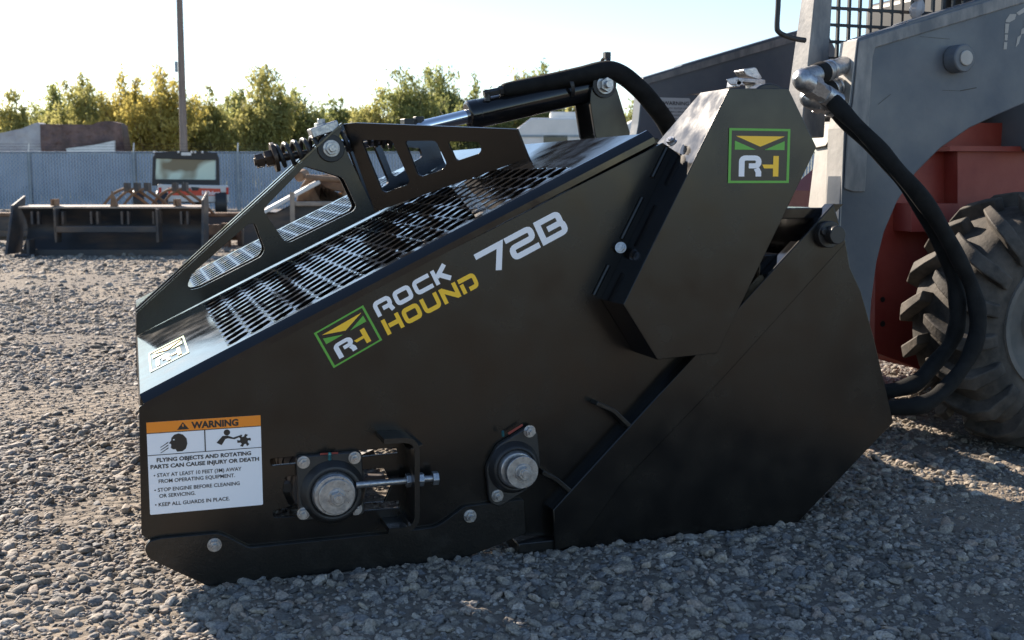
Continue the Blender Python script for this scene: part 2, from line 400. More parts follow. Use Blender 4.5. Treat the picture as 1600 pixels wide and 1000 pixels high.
def stone_mat():
    m = bpy.data.materials.new('river_stone'); m.use_nodes = True
    n = m.node_tree.nodes; l = m.node_tree.links; p = n['Principled BSDF']; p.inputs['Roughness'].default_value = .8
    oi = n.new('ShaderNodeObjectInfo'); r = n.new('ShaderNodeValToRGB'); e = r.color_ramp.elements
    cols = [(0, (.09, .088, .086)), (.2, (.23, .20, .165)), (.42, (.34, .295, .24)), (.6, (.15, .152, .158)), (.78, (.38, .335, .28)), (.9, (.31, .24, .19)), (1, (.48, .44, .385))]
    e[0].position = 0; e[0].color = (*cols[0][1], 1); e[1].position = 1; e[1].color = (*cols[-1][1], 1)
    for ps, c in cols[1:-1]: q = e.new(ps); q.color = (*c, 1)
    l.new(oi.outputs['Random'], r.inputs[0])
    tc = n.new('ShaderNodeTexCoord'); t = n.new('ShaderNodeTexNoise'); t.inputs['Scale'].default_value = 2.2; t.inputs['Detail'].default_value = 8; l.new(tc.outputs['Object'], t.inputs[0])
    geo = n.new('ShaderNodeNewGeometry'); t3 = n.new('ShaderNodeTexNoise'); t3.inputs['Scale'].default_value = 180; t3.inputs['Detail'].default_value = 5; l.new(geo.outputs['Position'], t3.inputs[0])
    mr = n.new('ShaderNodeMapRange'); mr.inputs[1].default_value = .3; mr.inputs[2].default_value = .7; mr.inputs[3].default_value = .5; mr.inputs[4].default_value = 1.2; l.new(t3.outputs[0], mr.inputs[0])
    vm = n.new('ShaderNodeVectorMath'); vm.operation = 'SCALE'; l.new(r.outputs[0], vm.inputs[0]); l.new(mr.outputs[0], vm.inputs['Scale']); l.new(vm.outputs[0], p.inputs['Base Color'])
    b = n.new('ShaderNodeBump'); b.inputs['Strength'].default_value = .5; b.inputs['Distance'].default_value = .002; l.new(t3.outputs[0], b.inputs['Height']); l.new(b.outputs[0], p.inputs['Normal'])
    return m
M['stone'] = stone_mat()
def gravel():
    rnd = random.Random(3)
    pts, scl, rot, kd = [], [], [], []
    F0 = Vector((FH.x, FH.y)); R0 = Vector((CR.x, CR.y))
    def dens(x, y):                                   # bare dusty patches
        n1 = noise.noise(Vector((x * .55 + 3, y * .8, 0))); n2 = noise.noise(Vector((x * 2.1, y * 2.3, 5)))
        pc_ = G(90, 622); e_ = ((x - pc_.x) * .9) ** 2 / 1.2 + ((y - pc_.y)) ** 2 / .16
        return n1 * .7 + n2 * .35 + (.5 * max(0, 1 - e_))
    bands = [(1.5, 3.4, 7000, .62, .1), (3.4, 5.5, 4600, .70, .2), (5.5, 9, 1500, .95, .3), (9, 16, 330, 1.35, .4), (16, 33, 60, 2.2, .5)]
    for d0, d1, n_, k, mg in bands:
        hw0 = d0 * .51 + .9; hw1 = d1 * .51 + .9
        area = (d1 - d0) * (hw0 + hw1)
        for _ in range(int(area * n_)):
            d = rnd.uniform(d0, d1); hw = d * .51 + .9
            if rnd.random() > hw / hw1: continue
            a = rnd.uniform(-hw, hw); q = F0 * d + R0 * a
            dn = dens(q.x, q.y)
            u = rnd.random()
            s = (.0050 + .0068 * u + (.014 * rnd.random() ** 1.5 if u > .82 else 0)) * k
            if dn > .22 and rnd.random() < .85: s *= .4
            if rnd.random() < .0012 and d > 2: s = rnd.uniform(.014, .019)
            sx = s * rnd.uniform(1.0, 1.75); sy = s * rnd.uniform(.8, 1.1); sz = s * rnd.uniform(.42, .8)
            z = sz * rnd.uniform(-.35, .6)
            pts.append((q.x, q.y, z)); scl += [sx, sy, sz]
            rot += [rnd.gauss(0, .35), rnd.gauss(0, .35), rnd.uniform(0, 6.28)]; kd.append(rnd.randrange(6))
    me = bpy.data.meshes.new('gravel'); me.from_pydata(pts, [], [])
    me.attributes.new('scl', 'FLOAT_VECTOR', 'POINT').data.foreach_set('vector', scl)
    me.attributes.new('rot', 'FLOAT_VECTOR', 'POINT').data.foreach_set('vector', rot)
    me.attributes.new('kd', 'INT', 'POINT').data.foreach_set('value', kd)
    ob = bpy.data.objects.new('gravel', me); COL.objects.link(ob); ob['kind'] = 'stuff'
    ob['label'] = 'pale rounded river gravel covering the whole yard'; ob['category'] = 'gravel'
    g = bpy.data.node_groups.new('gravel', 'GeometryNodeTree')
    g.interface.new_socket('Geometry', in_out='INPUT', socket_type='NodeSocketGeometry'); g.interface.new_socket('Geometry', in_out='OUTPUT', socket_type='NodeSocketGeometry')
    N = g.nodes.new; K = g.links.new
    gi = N('NodeGroupInput'); go = N('NodeGroupOutput')
    join = N('GeometryNodeJoinGeometry')
    for i in range(6):
        ico = N('GeometryNodeMeshIcoSphere'); ico.inputs['Subdivisions'].default_value = 3; ico.inputs['Radius'].default_value = 1
        sp = N('GeometryNodeSetPosition'); nz = N('ShaderNodeTexNoise'); nz.inputs['Scale'].default_value = .75 + .12 * i; nz.inputs['Detail'].default_value = 1.5
        pos = N('GeometryNodeInputPosition'); va = N('ShaderNodeVectorMath'); va.operation = 'ADD'; va.inputs[1].default_value = (i * 7.3, i * 3.1, 2)
        K(pos.outputs[0], va.inputs[0]); K(va.outputs[0], nz.inputs['Vector'])
        sb = N('ShaderNodeVectorMath'); sb.operation = 'SUBTRACT'; sb.inputs[1].default_value = (.5, .5, .5)
        sc = N('ShaderNodeVectorMath'); sc.operation = 'SCALE'; sc.inputs['Scale'].default_value = 1.15
        K(nz.outputs['Color'], sb.inputs[0]); K(sb.outputs[0], sc.inputs[0]); K(sc.outputs[0], sp.inputs['Offset'])
        K(ico.outputs['Mesh'], sp.inputs['Geometry'])
        ss = N('GeometryNodeSetShadeSmooth'); K(sp.outputs[0], ss.inputs[0])
        sm = N('GeometryNodeSetMaterial'); sm.inputs['Material'].default_value = M['stone']; K(ss.outputs[0], sm.inputs['Geometry'])
        ti = N('GeometryNodeGeometryToInstance'); K(sm.outputs[0], ti.inputs[0]); K(ti.outputs[0], join.inputs[0])
    iop = N('GeometryNodeInstanceOnPoints'); iop.inputs['Pick Instance'].default_value = True
    def attr(nm, tp):
        a = N('GeometryNodeInputNamedAttribute'); a.data_type = tp; a.inputs['Name'].default_value = nm
        return [o for o in a.outputs if o.enabled and o.name == 'Attribute'][0]
    K(gi.outputs[0], iop.inputs['Points']); K(join.outputs[0], iop.inputs['Instance'])
    K(attr('kd', 'INT'), iop.inputs['Instance Index']); K(attr('scl', 'FLOAT_VECTOR'), iop.inputs['Scale'])
    er = N('FunctionNodeEulerToRotation'); K(attr('rot', 'FLOAT_VECTOR'), er.inputs[0]); K(er.outputs[0], iop.inputs['Rotation'])
    K(iop.outputs[0], go.inputs[0])
    ob.modifiers.new('gravel', 'NODES').node_group = g
gravel()

# ================================================================ rock picker attachment
Y0 = 2.497; YB = 2.462; YG = 2.365; YC = 3.54; YF = 2 * YC - Y0      # near plate, bucket plate, guard face, centre, far plate
att = thing('rock_rake_attachment', 'black rock raking attachment with slotted deck and sloping lettered side plate, standing on the gravel', 'loader attachment', (1.0, YC, 0))
# --- near side plate with slots
main_px = [(217, 636), (221, 836), (300, 880), (700, 858), (800, 836), (870, 838), (985, 690), (1078, 566), (1160, 480), (1120, 380), (1062, 300), (1062, 241), (1036, 223)]
slots = [[(422, 717), (620, 699), (622, 708), (423, 728)], [(426, 798), (625, 782), (624, 794), (428, 809)], [(446, 745), (600, 731), (612, 758), (600, 786), (452, 790), (442, 768)]]
plate(main_px, Y0, .010, slots, hr=.006).build('side_plate', 'black', att, bevel=.0015)
# --- turned upper edge of the side plate
A1, A2 = U(217, 636, Y0), U(1036, 223, Y0)
B1, B2 = U(219, 618, Y0 + .022), U(1005, 209, Y0 + .022)
tdir = (B2 - B1).normalized(); DN = tdir.cross(Vector((0, 1, 0))); DN = DN if DN.z > 0 else -DN
def dk(s, Y, h=0): return Vector((B1.x, 0, B1.z)) + Vector((tdir.x, 0, tdir.z)) * s + DN * h + Vector((0, Y, 0))
LEN = (B2 - B1).length
def onDeck(x, y):
    d = ray(x, y); a = dk(0, Y0); return C0 + d * (((a - C0).dot(DN)) / d.dot(DN))
def deck_s(p): return (Vector(p) - dk(0, 0)).dot(Vector((tdir.x, 0, tdir.z)))
m = MB(); e0, e1 = dk(0, Y0 + .022), dk(LEN, Y0 + .022)
prof = [(Y0 - .001, -.030), (Y0 - .001, -.015), (Y0 + .012, -.002), (Y0 + .020, .0035), (Y0 + .026, .0035), (Y0 + .030, -.001)]
vs = []
for s in (0, LEN + .012):
    for (yy, hh) in prof: vs.append(dk(s, yy, hh))
k = len(prof); m.add(vs, [(i, i + 1, k + i + 1, k + i) for i in range(k - 1)])
m.build('folded_edge', 'deck', att, angle=20)
# --- slotted decks
def deck_panel(y0, y1, s0, s1, name, cols, rows, base0=0):
    mb = MB(); T = .004
    # plain surround
    ym0, ym1 = y0, y1
    def q(a, b, c, d): mb.add([dk(a, c), dk(b, c), dk(b, d), dk(a, d)], [(0, 1, 2, 3)])
    hy0, hy1 = y0 + .035, y1 - .03
    q(base0, s0, y0, y1); q(s1, LEN, y0, y1); q(s0, s1, y0, hy0); q(s0, s1, hy1, y1)
    cw = (s1 - s0) / cols; rh = (hy1 - hy0) / rows
    for i in range(cols):
        for j in range(rows):
            a = s0 + i * cw; c = hy0 + j * rh; st = rh / 2 if i % 2 else 0
            # hole centre; elongated eight-gon with a raised upper lip
            cx = a + cw / 2; cy = c + rh / 2; hl = cw * .485; hh = rh * .39
            ring = [(-hl, 0), (-hl * .72, -hh * .8), (0, -hh), (hl * .72, -hh * .8), (hl, 0), (hl * .72, hh * .8), (0, hh), (-hl * .72, hh * .8)]
            outer = [(-cw / 2, 0), (-cw / 2, -rh / 2), (0, -rh / 2), (cw / 2, -rh / 2), (cw / 2, 0), (cw / 2, rh / 2), (0, rh / 2), (-cw / 2, rh / 2)]
            vs = []
            for x, y in outer: vs.append(dk(cx + x, cy + y, 0))
            for x, y in ring: vs.append(dk(cx + x, cy + y, .0018 if x > hl * .5 else (-.0018 if x < -hl * .5 else 0)))
            for x, y in ring: vs.append(dk(cx + x, cy + y, -.0025 + (.0018 if x > hl * .5 else (-.0018 if x < -hl * .5 else 0))))
            fs = [(t, (t + 1) % 8, 8 + (t + 1) % 8, 8 + t) for t in range(8)] + [(8 + t, 8 + (t + 1) % 8, 16 + (t + 1) % 8, 16 + t) for t in range(8)]
            mb.add(vs, fs)
    o = mb.build(name, 'deck', att, fix=False, angle=30)
    return o
sA = deck_s(onDeck(335, 505)); sB = deck_s(onDeck(892, 262))
nb = deck_panel(Y0 + .030, 3.50, sA, sB, 'slotted_deck', 16, 13)
nb['label'] = 'glossy black deck panel with rows of slots, near side of the fin frame'
fb = deck_panel(3.60, YF - .03, sA, sB, 'slotted_deck', 16, 14)
fb['label'] = 'far slotted deck panel seen through the openings of the fin frame'
# middle strip, front lip, ridge, rear hood
m = MB()
m.add([dk(0, 3.50, -.003), dk(LEN, 3.50, -.003), dk(LEN, 3.60, -.003), dk(0, 3.60, -.003)], [(0, 1, 2, 3)])
m.build('deck_centre_strip', 'deck', att, smooth=False)
lip = MB(); zf = dk(0, 0).z
lip.add([dk(0, Y0 + .01), dk(0, YF - .01), (B1.x - .004, YF - .01, zf - .06), (B1.x - .004, Y0 + .01, zf - .06), (B1.x + .01, YF - .01, zf - .24), (B1.x + .01, Y0 + .01, zf - .24)], [(0, 1, 2, 3), (3, 2, 4, 5)])
lip.build('front_lip', 'black', att, smooth=False)
hood = MB(); r0 = dk(LEN, 0)
hood.prism([(r0.x, r0.z), (r0.x + .10, r0.z - .05), (r0.x + .36, r0.z - .35), (r0.x + .36, r0.z - .37), (r0.x + .09, r0.z - .07), (r0.x - .01, r0.z - .02)], (0, YF - .02, 0), EX, EZ, YF - Y0 - .05)
hood.build('rear_hood', 'deck', att, bevel=.003)
# far side plate
MB().prism(xz(main_px, Y0), (0, YF + .01, 0), EX, EZ, .010).build('side_plate', 'black', att, bevel=.0015)
# skid shoes
shoe_px = [(251, 841), (340, 833), (355, 838), (389, 856), (600, 834), (678, 824), (690, 818), (726, 791), (819, 780), (822, 834), (777, 852), (720, 874), (325, 916), (232, 873), (226, 858), (232, 846)]
sh = plate(shoe_px, Y0 - .014, .0135, r=.008).build('skid_shoe', 'blackedge', att, bevel=.0015)
for bx, by in ((335, 851), (734, 806)):
    p = U(bx, by, Y0 - .015); b = MB(); bolt(b, p, .0125, stud=.9); b.build('bolt', 'zinc', sh)
MB().prism(xz(shoe_px, Y0 - .014), (0, YF + .0235, 0), EX, EZ, .013).build('skid_shoe', 'blackedge', att)
# rotor inside, tines on it
rc1 = U(518, 765, Y0); rc2 = U(798, 728, Y0)
m = MB(); m.cyl((rc1.x, Y0 + .02, rc1.z), (rc1.x, YF - .02, rc1.z), .085, 28)
rot = m.build('rotor_drum', 'blade', att)
for i in range(26):
    tm = MB()
    for a in range(4):
        th = a * math.pi / 2 + i * .35; y = Y0 + .06 + i * (YF - Y0 - .12) / 25
        c = Vector((rc1.x, y, rc1.z)); d = Vector((math.cos(th), 0, math.sin(th))); tm.beam(c + d * .08, c + d * .135, .02, .03, Vector((0, 1, 0)))
    tm.cyl((rc1.x, y - .008, rc1.z), (rc1.x, y + .008, rc1.z), .088, 24)
    tm.build('tine_ring', 'blade', rot)
m = MB(); m.cyl((rc2.x, Y0 + .02, rc2.z), (rc2.x, YF - .02, rc2.z), .06, 24); m.build('conveyor_roller', 'dark', att)
# --- bearings
def bearing1():
    m = MB(); pts = xz([(461, 711), (563, 702), (568, 801), (466, 811)], Y0)
    m.prism(rounded(pts, .012), (0, Y0 - .001, 0), EX, EZ, .018)
    c = Vector((rc1.x, Y0 - .019, rc1.z)); m.ring(c, (0, -1, 0), [(0, .074), (.010, .068), (.018, .062), (.020, .055), (.012, .050)])
    b = m.build('flange_bearing', 'cast', att, bevel=.003); b['label'] = 'square four bolt flange bearing beside the adjusting bolt'
    h = MB(); h.ring(c, (0, -1, 0), [(.006, .052), (.020, .050), (.026, .046), (.027, .04)])
    cc = c + Vector((-.001, -.026, 0)); h.cyl(cc, cc + Vector((0, -.008, 0)), .046, 40); h.cyl(cc + Vector((.002, -.010, -.001)), cc + Vector((.002, -.016, -.001)), .040, 40)
    h.build('hub_washer', 'zinc', b, bevel=.001)
    k = MB(); bolt(k, cc + Vector((.003, -.014, -.002)), .0165, stud=.0, nut=.8); k.cyl(cc + Vector((.003, -.03, -.002)), cc + Vector((.003, -.034, -.002)), .010, 16); k.build('bolt', 'zinc', b, bevel=.0008)
    for bx, by in ((474, 722), (554, 715), (474, 802), (556, 795)):
        k = MB(); bolt(k, U(bx, by, Y0 - .019) , .0115, stud=.75); k.build('bolt', 'zinc', b)
    z = MB(); zp = U(515, 718, Y0 - .03); z.cyl(zp, zp + Vector((0, -.004, .012)), .004, 8); z.ring(zp + Vector((0, -.004, .014)), (0, 0, 1), [(-.004, .001), (-.002, .004), (.002, .004), (.004, .001)], 10); z.build('grease_nipple', 'brass', b)
    s_ = MB(); s_.prism(xz([(500, 708), (528, 706), (528, 709), (500, 711)], Y0 - .019), (0, Y0 - .0195, 0), EX, EZ, .0008); s_.build('small_label', 'red', b)
bearing1()
def bearing2():
    c = U(799, 727, Y0 - .001); c = Vector((c.x, Y0 - .019, c.z))
    m = MB(); p1 = U(823, 671, Y0); p2 = U(773, 771, Y0)
    ax = Vector((p1.x - p2.x, p1.z - p2.z)).normalized(); nx = Vector((-ax.y, ax.x)); cen = Vector((c.x, c.z)); hl = (Vector((p1.x, p1.z)) - Vector((p2.x, p2.z))).length / 2
    o = [cen + ax * (hl + .016) + nx * .014, cen + ax * .03 + nx * .062, cen - ax * .03 + nx * .062, cen - ax * (hl + .016) + nx * .014,
         cen - ax * (hl + .016) - nx * .014, cen - ax * .03 - nx * .062, cen + ax * .03 - nx * .062, cen + ax * (hl + .016) - nx * .014]
    m.prism(rounded([tuple(v) for v in o], .012), (0, Y0 - .001, 0), EX, EZ, .018)
    m.ring(c, (0, -1, 0), [(0, .064), (.012, .058), (.020, .054), (.022, .048), (.012, .045)])
    b = m.build('flange_bearing', 'cast', att, bevel=.003); b['label'] = 'diamond two bolt flange bearing in the middle of the side plate'
    h = MB(); h.ring(c, (0, -1, 0), [(.006, .047), (.022, .045), (.030, .041), (.031, .03)])
    h.cyl(c + Vector((.001, -.02, 0)), c + Vector((.001, -.045, 0)), .026, 24)
    cc = c + Vector((.004, -.045, 0)); h.cyl(cc, cc + Vector((0, -.009, 0)), .039, 40); h.build('hub_washer', 'zinc', b, bevel=.001)
    k = MB(); bolt(k, cc + Vector((.001, -.009, 0)), .0165, stud=0, nut=.8); k.cyl(cc + Vector((.001, -.024, 0)), cc + Vector((.001, -.028, 0)), .010, 16); k.build('bolt', 'zinc', b, bevel=.0008)
    for p in (p1, p2):
        k = MB(); bolt(k, Vector((p.x, Y0 - .019, p.z)), .012, stud=.75); k.build('bolt', 'zinc', b)
    z = MB(); zp = U(786, 681, Y0 - .03); z.cyl(zp, zp + Vector((-.002, -.004, .012)), .0035, 8); z.build('grease_nipple', 'brass', b)
    s_ = MB(); s_.prism(xz([(793, 676), (816, 662), (817, 665), (795, 679)], Y0 - .019), (0, Y0 - .0195, 0), EX, EZ, .0008); s_.build('small_label', 'red', b)
bearing2()
# --- tension bracket: bent bar standing off the plate, adjusting bolt through it
YP = Y0 - .085
m = MB(); px_ = U(652, 750, YP).x
path = xz([(600, 690), (636, 688), (648, 692), (652, 704), (652, 812), (646, 824), (634, 828), (608, 830)], YP)
m.prism(stroke(path, .012, .012)[0], (0, Y0 - .001, 0), EX, EZ, .084)
tb = m.build('tension_bracket', 'blackedge', att, bevel=.0015)
yb = Y0 - .040; zb = U(600, 754, yb).z; xb0 = U(556, 757, yb).x; xb1 = U(683, 748, yb).x
m = MB()
n_th = 46
prof = []
for i in range(n_th * 2 + 1): prof.append((i * (xb1 - xb0) / (n_th * 2), .0085 if i % 2 else .0072))
m.ring((xb0, yb, zb), (1, 0, 0), prof, 16)
ad = m.build('adjusting_bolt', 'zinc', att, angle=80)
for xx, ww in ((px_ - .016, .013), (px_ + .012, .013), (xb1 - .012, .014)):
    k = MB(); k.cyl((xx, yb, zb), (xx + ww, yb, zb), .0165, 6, ph=.3); k.build('nut', 'zinc', ad, bevel=.001)
# --- bucket (rear box) near and far sides
buck_px = [(864, 797), (868, 862), (1247, 816), (1396, 660), (1366, 530), (1345, 455), (1328, 418), (1321, 376), (1302, 319)]
plate(buck_px, YB, .010, r=0).build('bucket_side', 'black', att, bevel=.0015)
MB().prism(xz(buck_px, YB), (0, YF + .04, 0), EX, EZ, .010).build('bucket_side', 'black', att, bevel=.0015)
strap = [(864, 797), (868, 861), (905, 850), (971, 757), (1133, 588), (1322, 380), (1302, 319)]
st = plate(strap, YB - .008, .0075).build('edge_strap', 'black', att, bevel=.0025)
# channel face between the two plates
m = MB(); q1, q2 = U(864, 797, YB), U(1302, 319, YB)
m.add([q1, q2, q2 + Vector((0, .037, 0)), q1 + Vector((0, .037, 0)), q1 + Vector((.03, 0, 0)), q2 + Vector((.03, 0, 0)), q2 + Vector((.03, .037, 0)), q1 + Vector((.03, .037, 0))], [(0, 1, 2, 3), (0, 4, 5, 1), (3, 2, 6, 7), (4, 7, 6, 5)])
m.build('edge_channel', 'deck', att, smooth=False)
for (a, b, c_) in (((932, 630), (958, 641), (986, 668)), ((847, 738), (868, 748), (894, 770))):
    m = MB(); pts = xz([a, b, c_], YB - .002)
    lp = stroke(pts, .011, .01)[0]; m.prism(lp, (0, Y0 - .0005, 0), EX, EZ, Y0 - YB + .006)
    m.build('lug', 'blackedge', att, bevel=.0015)
# bucket back, floor, cutting edge, cross beams
bk = MB(); g = lambda x, y: (U(x, y, YB).x, U(x, y, YB).z)
fl = [g(868, 858), g(1247, 814), g(1394, 662), g(1366, 535), g(1328, 420)]
th = .012
for i in range(len(fl) - 1):
    a, b = Vector(fl[i]), Vector(fl[i + 1]); d = (b - a).normalized(); n_ = Vector((-d.y, d.x)) * th
    bk.prism([tuple(a + n_ * .2), tuple(b + n_ * .2), tuple(b + n_ * 1.2), tuple(a + n_ * 1.2)], (0, YF + .03, 0), EX, EZ, YF - YB + .02)
bk.build('bucket_shell', 'dark', att)
m = MB(); ce = U(815, 834, Y0)
m.box((ce.x - .02, YB + .002, .004), (U(868, 862, YB).x + .12, YF + .03, .030)); m.build('cutting_edge', 'blackedge', att, bevel=.003)
m = MB(); b1 = U(1222, 324, YB + .02); b2 = U(1296, 322, YB + .02)
m.box((b1.x, YB + .03, b1.z - .03), (b2.x, YF, b1.z - .002)); m.box((b1.x - .05, YB + .04, b1.z - .26), (b1.x + .02, YF, b1.z - .12)); m.box((b2.x - .012, YB + .03, b1.z - .3), (b2.x, YF, b1.z - .03))
m.build('cross_beam', 'deck', att, bevel=.003)
# loader pin on the strap
m = MB(); pc = U(1290, 366, YB - .006)
m.cyl(pc, pc + Vector((0, -.02, 0)), .034, 28); m.cyl(pc + Vector((.003, -.02, 0)), pc + Vector((.003, -.05, 0)), .023, 28); m.cyl(pc + Vector((-.022, -.004, .008)), pc + Vector((-.022, -.03, .008)), .010, 6)
m.build('pivot_pin', 'cast', att, bevel=.002)
# --- chain guard
gp = [(974, 476), (1027, 562), (1121, 552), (1276, 230), (1232, 138), (1140, 138)]
gpx = xz(gp, YG)
m = MB(); m.prism(rounded(gpx, .004, 3), (0, YG + .005, 0), EX, EZ, .005)
gd = m.build('chain_guard', 'black', att, bevel=.0016); gd['label'] = 'tall six sided black chain guard with a badge'
m = MB(); n = len(gpx)
back = [Y0 - .003] * n
depth = [Y0 - .003, Y0 - .003, Y0 + .04, Y0 + .16, Y0 + .16, Y0 - .003]
for i in range(n):
    j = (i + 1) % n
    a, b = Vector(gpx[i]), Vector(gpx[j])
    if i == 5:
        continue
    ya = 2.493 if i in (0,) else Y0 + .10; yb_ = 2.493 if i == 0 else Y0 + .10
    m.add([(a.x, YG + .002, a.y), (b.x, YG + .002, b.y), (b.x, yb_, b.y), (a.x, ya, a.y)], [(0, 1, 2, 3)])
# the sloped left wall: follows the face edge, its rear line climbs past the deck ridge
a, b = Vector((gpx[0][0], YG + .002, gpx[0][1])), Vector((gpx[5][0], YG + .002, gpx[5][1]))
f_ = lambda t: a.lerp(b, t)
h0 = f_(0) + Vector((0, Y0 - YG - .003, 0)); h1 = f_(.66); h1 = Vector((h1.x, Y0 - .001, h1.z)); t2 = .74; h2 = f_(t2); h2 = Vector((h2.x, Y0 + .125, h2.z)); h3 = Vector((b.x, Y0 + .01, b.z))
m.add([a, f_(.66), f_(t2), b, h3, h2, h1, h0], [(0, 1, 6, 7), (1, 2, 5, 6), (2, 3, 4, 5)])
m.build('guard_wall', 'deck', gd, smooth=False)
# corner tabs / hinge line and its bolts
H0, H1 = U(928, 461, Y0 - .003), U(1042, 231, Y0 - .003)
for t0, t1 in ((.0, .20), (.38, .66), (.80, 1.0)): MB().tube([H0.lerp(H1, t0), H0.lerp(H1, t1)], .0055, 8, smooth=False).build('hinge_knuckle', 'blackedge', gd)
for x, y, d in ((970, 387, Vector((-.5, -.8, .2))), (1050, 223, Vector((-.6, -.3, .7)))):
    k = MB(); bolt(k, U(x, y, Y0 - .012), .011, d, stud=.3, nut=.9); k.build('bolt', 'zinc', gd)
e1_ = U(1137, 286, YG - .0005); e2_ = U(1232, 287, YG - .0005); e3_ = U(1137, 200, YG - .0005)
emblem(att, Vector((e1_.x, YG - .0008, e1_.z)), EX, EZ, e2_.x - e1_.x, e3_.z - e1_.z)
m = MB(); dc = U(1203, 172, Y0 + .06); m.cyl(dc, dc + Vector((0, .05, 0)), .068, 40); m.build('sprocket_cover', 'cast', att, bevel=.004)

# --- decals on the side plate
def warn():
    a = U(228, 660, Y0 - .0006); b = U(407, 649, Y0 - .0006); c = U(235, 803, Y0 - .0006); d = U(411, 790, Y0 - .0006)
    x0, x1 = (a.x + c.x) / 2, (b.x + d.x) / 2; z1, z0 = (a.z + b.z) / 2, (c.z + d.z) / 2
    W, H = x1 - x0, z1 - z0; O = Vector((x0, Y0 - .0006, z0)); f = lambda n: O + Vector((0, -.0004 * n, 0))
    base = MB().prism(rounded([(0, 0), (W, 0), (W, H), (0, H)], .003), O + Vector((0, 0, 0)), EX, EZ, .0002).build('warning_label', 'white', att, smooth=False)
    base['label'] = 'white warning label with an orange band and two black pictograms'
    k = MB().prism([(0, H * .885), (W, H * .885), (W, H), (0, H)], f(1), EX, EZ, 0).build('orange_band', 'orange', base, smooth=False, fix=False)
    m = MB(); O2 = f(2); P = lambda ps: [(x * W, y * H) for x, y in ps]
    text_into(m, 'WARNING', O2, EX, EZ, .385 * W, .80 * W, .905 * H, .072 * H, .045)
    m.prism(P([(.26, .90), (.365, .90), (.312, .98)]), O2, EX, EZ, 0, [P([(.306, .93), (.3185, .93), (.3185, .958), (.306, .958)])])
    for (u0, v0, u1, v1) in ((0, .877, 1, .885), (0, .640, 1, .648), (.495, .648, .505, .877), (0, 0, .006, 1), (.994, 0, 1, .64)): 
        if u1 - u0 > .004 and not (u0 == 0 and v1 == 1) and u0 < .99: m.prism(P([(u0, v0), (u1, v0), (u1, v1), (u0, v1)]), O2, EX, EZ, 0)
    text_into(m, 'FLYING OBJECTS AND ROTATING', O2, EX, EZ, .075 * W, .905 * W, .568 * H, .043 * H, .034)
    text_into(m, 'PARTS CAN CAUSE INJURY OR DEATH', O2, EX, EZ, .02 * W, .975 * W, .498 * H, .043 * H, .034)
    for tx, u0, u1, v in (('• STAY AT LEAST 10 FEET (3M) AWAY', .045, .815, .405), ('FROM OPERATING EQUIPMENT.', .085, .755, .338), ('• STOP ENGINE BEFORE CLEANING', .045, .795, .245), ('OR SERVICING.', .085, .40, .178), ('• KEEP ALL GUARDS IN PLACE.', .045, .70, .085)):
        text_into(m, tx, O2, EX, EZ, u0 * W, u1 * W, v * H, .041 * H, .016)
    # pictograms: head struck by debris; arm caught in a rotor
    head = [(.255, .665), (.30, .665), (.33, .69), (.345, .745), (.34, .80), (.31, .845), (.27, .862), (.235, .85), (.21, .82), (.205, .79), (.185, .762), (.205, .752), (.205, .73), (.20, .715), (.21, .70), (.225, .692), (.24, .695)]
    m.prism(P(head), O2, EX, EZ, 0, [P([(.222, .79), (.236, .79), (.236, .803), (.222, .803)])])
    for dy in (0, -.03, -.06):
        m.prism(P([(.11, .705 + dy + .02), (.114, .70 + dy + .02), (.178, .745 + dy + .02), (.174, .752 + dy + .02)]), O2, EX, EZ, 0)
        m.prism(P([(.178, .762 + dy), (.182, .78 + dy), (.16, .765 + dy)]), O2 + Vector((0, -.0001, 0)), EX, EZ, 0)
    circ = lambda cx, cy, r, n=20: P([(cx + r * math.cos(2 * math.pi * i / n), cy + r * W / H * math.sin(2 * math.pi * i / n)) for i in range(n)])
    m.prism(circ(.695, .835, .028), O2, EX, EZ, 0)
    m.prism(P([(.60, .73), (.655, .80), (.70, .80), (.75, .775), (.83, .80), (.83, .785), (.76, .755), (.705, .77), (.68, .765), (.645, .70)]), O2, EX, EZ, 0)
    m.prism(circ(.845, .735, .036), O2, EX, EZ, 0)
    for i in range(6):
        t = i * math.pi / 3 + .3; ca, sa = math.cos(t), math.sin(t)
        q = [(.845 + .03 * ca - .01 * sa, .735 + 1.15 * (.03 * sa + .01 * ca)), (.845 + .062 * ca - .002 * sa, .735 + 1.15 * (.062 * sa + .002 * ca)), (.845 + .058 * ca + .025 * sa, .735 + 1.15 * (.058 * sa - .025 * ca)), (.845 + .03 * ca + .01 * sa, .735 + 1.15 * (.03 * sa - .01 * ca))]
        m.prism(P(q), O2 + Vector((0, -.0001, 0)), EX, EZ, 0)
    m.build('lettering', 'ink', base, smooth=False, fix=False)
warn()
def sideways(px0, px1, cap_px):                       # baseline start, baseline end, top of the first letter
    a = U(*px0, Y0); b = U(*px1, Y0); c = U(*cap_px, Y0)
    ex = Vector((b.x - a.x, 0, b.z - a.z)); wd = ex.length; ex.normalize(); ey = Vector((-ex.z, 0, ex.x))
    return Vector((a.x, Y0 - .001, a.z)), ex, ey, wd, (c - a).dot(ey)
O_, ex_, ey_, wd_, hg_ = sideways((591, 496), (707, 433), (580, 474))
m = MB(); word(m, 'ROCK', O_, ex_, ey_, hg_, wd_, .275, .18, 1.25); dr = m.build('rock_lettering', 'white', att, smooth=False, fix=False)
O_, ex_, ey_, wd_, hg_ = sideways((606, 524), (750, 447), (595, 501))
m = MB(); word(m, 'HOUND', O_, ex_, ey_, hg_, wd_, .275, .18, 1.25); m.build('hound_lettering', 'yellow', att, smooth=False, fix=False)
O_, ex_, ey_, wd_, hg_ = sideways((757, 434), (890, 362), (738, 399))
